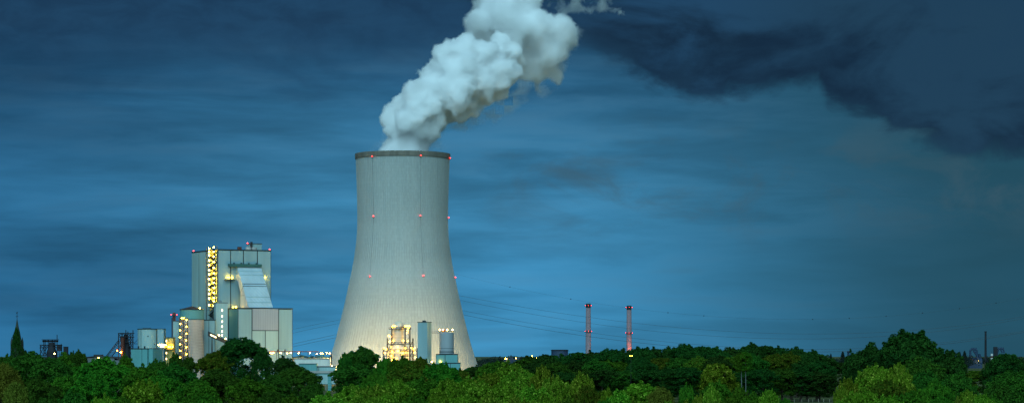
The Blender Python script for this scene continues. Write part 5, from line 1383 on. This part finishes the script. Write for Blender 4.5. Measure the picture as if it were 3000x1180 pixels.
 (2945, 1029, 108, 820, 'round', 'black', 'round-topped dark tree hiding the far stove tower foot', G_R),
 (2900, 1052, 46, 840, 'round', 'black', 'small dark tree left of the round-topped one', G_R),
 (2985, 1046, 60, 830, 'round', 'black', 'dark tree falling away to the picture edge', G_R),
 (2965, 1082, 140, 620, 'wide', 'dark', 'wide dark green tree below the round-topped one', G_R),
 (2850, 1082, 100, 1300, 'round', 'brown', 'brownish low tree across the gap below the far furnace', G_R),
 (2925, 1116, 125, 500, 'round', 'dark', 'dark rounded tree in the corner, second row', G_R),
 (2985, 1136, 110, 430, 'round', 'dark', 'dark crown filling the bottom corner', G_R),
 (2920, 1152, 90, 420, 'round', 'mid', 'green bush crown along the bottom edge near the corner', G_R),
 (2812, 1028, 12, 3000, 'poplar', 'far', 'thin far poplar left of the far furnace, the smaller one', 'far poplars'),
 (2826, 1026, 16, 3000, 'poplar', 'far', 'thin far poplar next to the far furnace, the stouter one', 'far poplars'),
 (2434, 1034, 11, 3000, 'poplar', 'far', 'tiny far poplar in the skyline gap beside the wood', 'far poplars'),
 (2469, 1027, 17, 3000, 'poplar', 'far', 'far poplar in the skyline gap beside the water tower', 'far poplars'),
 (2445, 1056, 90, 1500, 'round', 'black', 'dim tree closing the gap between wood and oak group', G_WOOD),
 (2400, 1060, 80, 1400, 'round', 'black', 'dim low tree at the outer end of the wood', G_WOOD),
 (2505, 1062, 80, 1380, 'round', 'black', 'dim low tree behind the inner oak shoulder', G_WOOD),
]
# the dark wood: skyline row and the rows stepping down in front of it
sky_row = [(1395, 1074), (1470, 1056), (1545, 1040), (1596, 1036), (1640, 1034), (1690, 1027), (1738, 1023), (1786, 1019), (1832, 1018), (1878, 1013), (1924, 1013), (1970, 1013), (2010, 1005), (2056, 1009), (2100, 1013), (2142, 1015), (2194, 1001), (2240, 1007), (2288, 1010), (2334, 1013), (2374, 1022), (2404, 1034)]
marks = ['by the outer tower foot', 'below the distant works', 'between distant works and gas holder', 'just before the gas holder', 'covering the gas holder foot', 'between gas holder and first chimney',
         'beside the first chimney', 'between the two chimneys', 'hiding the orange chimney foot', 'beyond the orange-lit chimney', 'two crowns beyond the orange-lit chimney', 'in the dip before the high crown', 'forming a high rounded crown in the wood', 'after the high rounded crown',
         'above the upright gold-green tree', 'in the low dip of the wood skyline', 'forming the highest crown of the wood', 'after the highest crown', 'above the meadow, on the skyline', 'on the sloping end of the wood', 'near the end of the wood', 'last and lowest at the wood end']
for (px, top), mk in zip(sky_row, marks):
    T.append((px, top, 92 if px not in (2010, 2194) else 104, 1270 + (px * 7) % 60, 'round' if px % 3 else 'wide', 'dark' if px % 2 else 'black', 'dark wood tree on the skyline ' + mk, G_WOOD))
row2 = [(1560, 1062, 'black'), (1625, 1058, 'dark'), (1690, 1052, 'black'), (1745, 1048, 'dark'), (1772, 1050, 'mid'), (1822, 1057, 'mid'), (1880, 1046, 'black'), (1935, 1044, 'brown'), (1990, 1040, 'dark'), (2045, 1040, 'brown'), (2100, 1038, 'black'), (2150, 1040, 'brown'), (2205, 1034, 'dark'), (2262, 1034, 'brown'), (2318, 1028, 'brown'), (2365, 1040, 'black'), (2400, 1052, 'black')]
for i, (px, top, lf) in enumerate(row2):
    T.append((px, top, 90, 1195 + (px * 5) % 40, 'wide' if i % 3 == 0 else 'round', lf, 'second-row wood tree ' + ['below the distant works', 'below the gas holder', 'under the gap beside the first chimney', 'under the first chimney', 'lighter green between the chimneys', 'lighter green below the orange lamps', 'beside the orange lamps',
        'brownish beyond the orange lamps', 'below the dip beyond the chimneys', 'brownish below the high rounded crown', 'behind the upright gold-green tree', 'brownish beside the birches', 'behind the birches', 'brownish after the birches', 'olive and broad above the meadow', 'dark above the meadow fence', 'at the shaded wood end'][i], G_WOOD))
row3 = [(1650, 1088, 'black'), (1715, 1080, 'dark'), (1770, 1078, 'black'), (1830, 1084, 'dark'), (1890, 1080, 'black'), (1950, 1074, 'black'), (2010, 1072, 'black'), (2140, 1082, 'black'), (2230, 1078, 'black'), (2290, 1076, 'dark'), (2345, 1080, 'black'), (2395, 1086, 'black')]
for i, (px, top, lf) in enumerate(row3):
    T.append((px, top, 96, 1150 + (px * 3) % 30 if px < 2270 else 1180, 'wide' if i % 2 else 'round', lf, 'shaded front-row wood tree ' + ['below the gas holder', 'below the first chimney', 'between the chimneys, low', 'below the orange lamps, low', 'behind the round green dome tree', 'beyond the round green dome tree', 'before the upright gold-green tree',
        'beside the upright gold-green tree', 'after the birch trunks', 'over the nearest fence post', 'over the middle of the fence', 'at the end of the fence'][i], G_WOOD))
for a in T: tree(*a)
# two birches whose pale trunks show against the dark wood
for px, top, lab in ((2172, 1030, 'slim birch with a pale trunk at the wood edge, the fainter of two'), (2184, 1026, 'slim birch with the brighter white trunk at the wood edge')):
    t = tree(px, top, 40, 1120, 'tall', 'mid', lab, 'birches at the wood edge', 'birch_tree', 0.0, 'birchbark')
    for ch in t.children:
        if ch.name.startswith('crown'):
            ch.scale = (1, 1, 0.46); ch.location = (0, 0, H0 * 0.54)
        else:
            me = MB(); me.tube([(0, 0, 0), (0.25, 0.1, H0 * 0.3), (0.1, 0, H0 * 0.6), (0, 0, H0 * 0.9)], [0.42, 0.36, 0.28, 0.1], 7)
            ch.material_slots[0].link = 'DATA'; ch.data = me.mesh('trunk', MAT['birchbark'], True)

# far woods along the horizon, one mass
rg = np.random.default_rng(5)
n = 2600
xx = rg.uniform(-1250, 1250, n); yy = rg.uniform(3900, 4700, n)
hh_ = 9 + 7 * np.array([mnoise.noise(Vector((x * 0.006, y * 0.004, 0))) for x, y in zip(xx, yy)]) + rg.uniform(-2, 3, n)
Cc = np.stack([xx, yy, np.maximum(3, hh_)], 1)
fw = leaves_mesh('far_woods', Cc, rg.uniform(4, 8, n), 26, 3.2, rg, np.array([0, 4300, -400]))
fw.materials.append(LEAF['far'])
tag(link('far_woods', fw), 'low bluish wood along the far horizon', None, None, 'stuff')
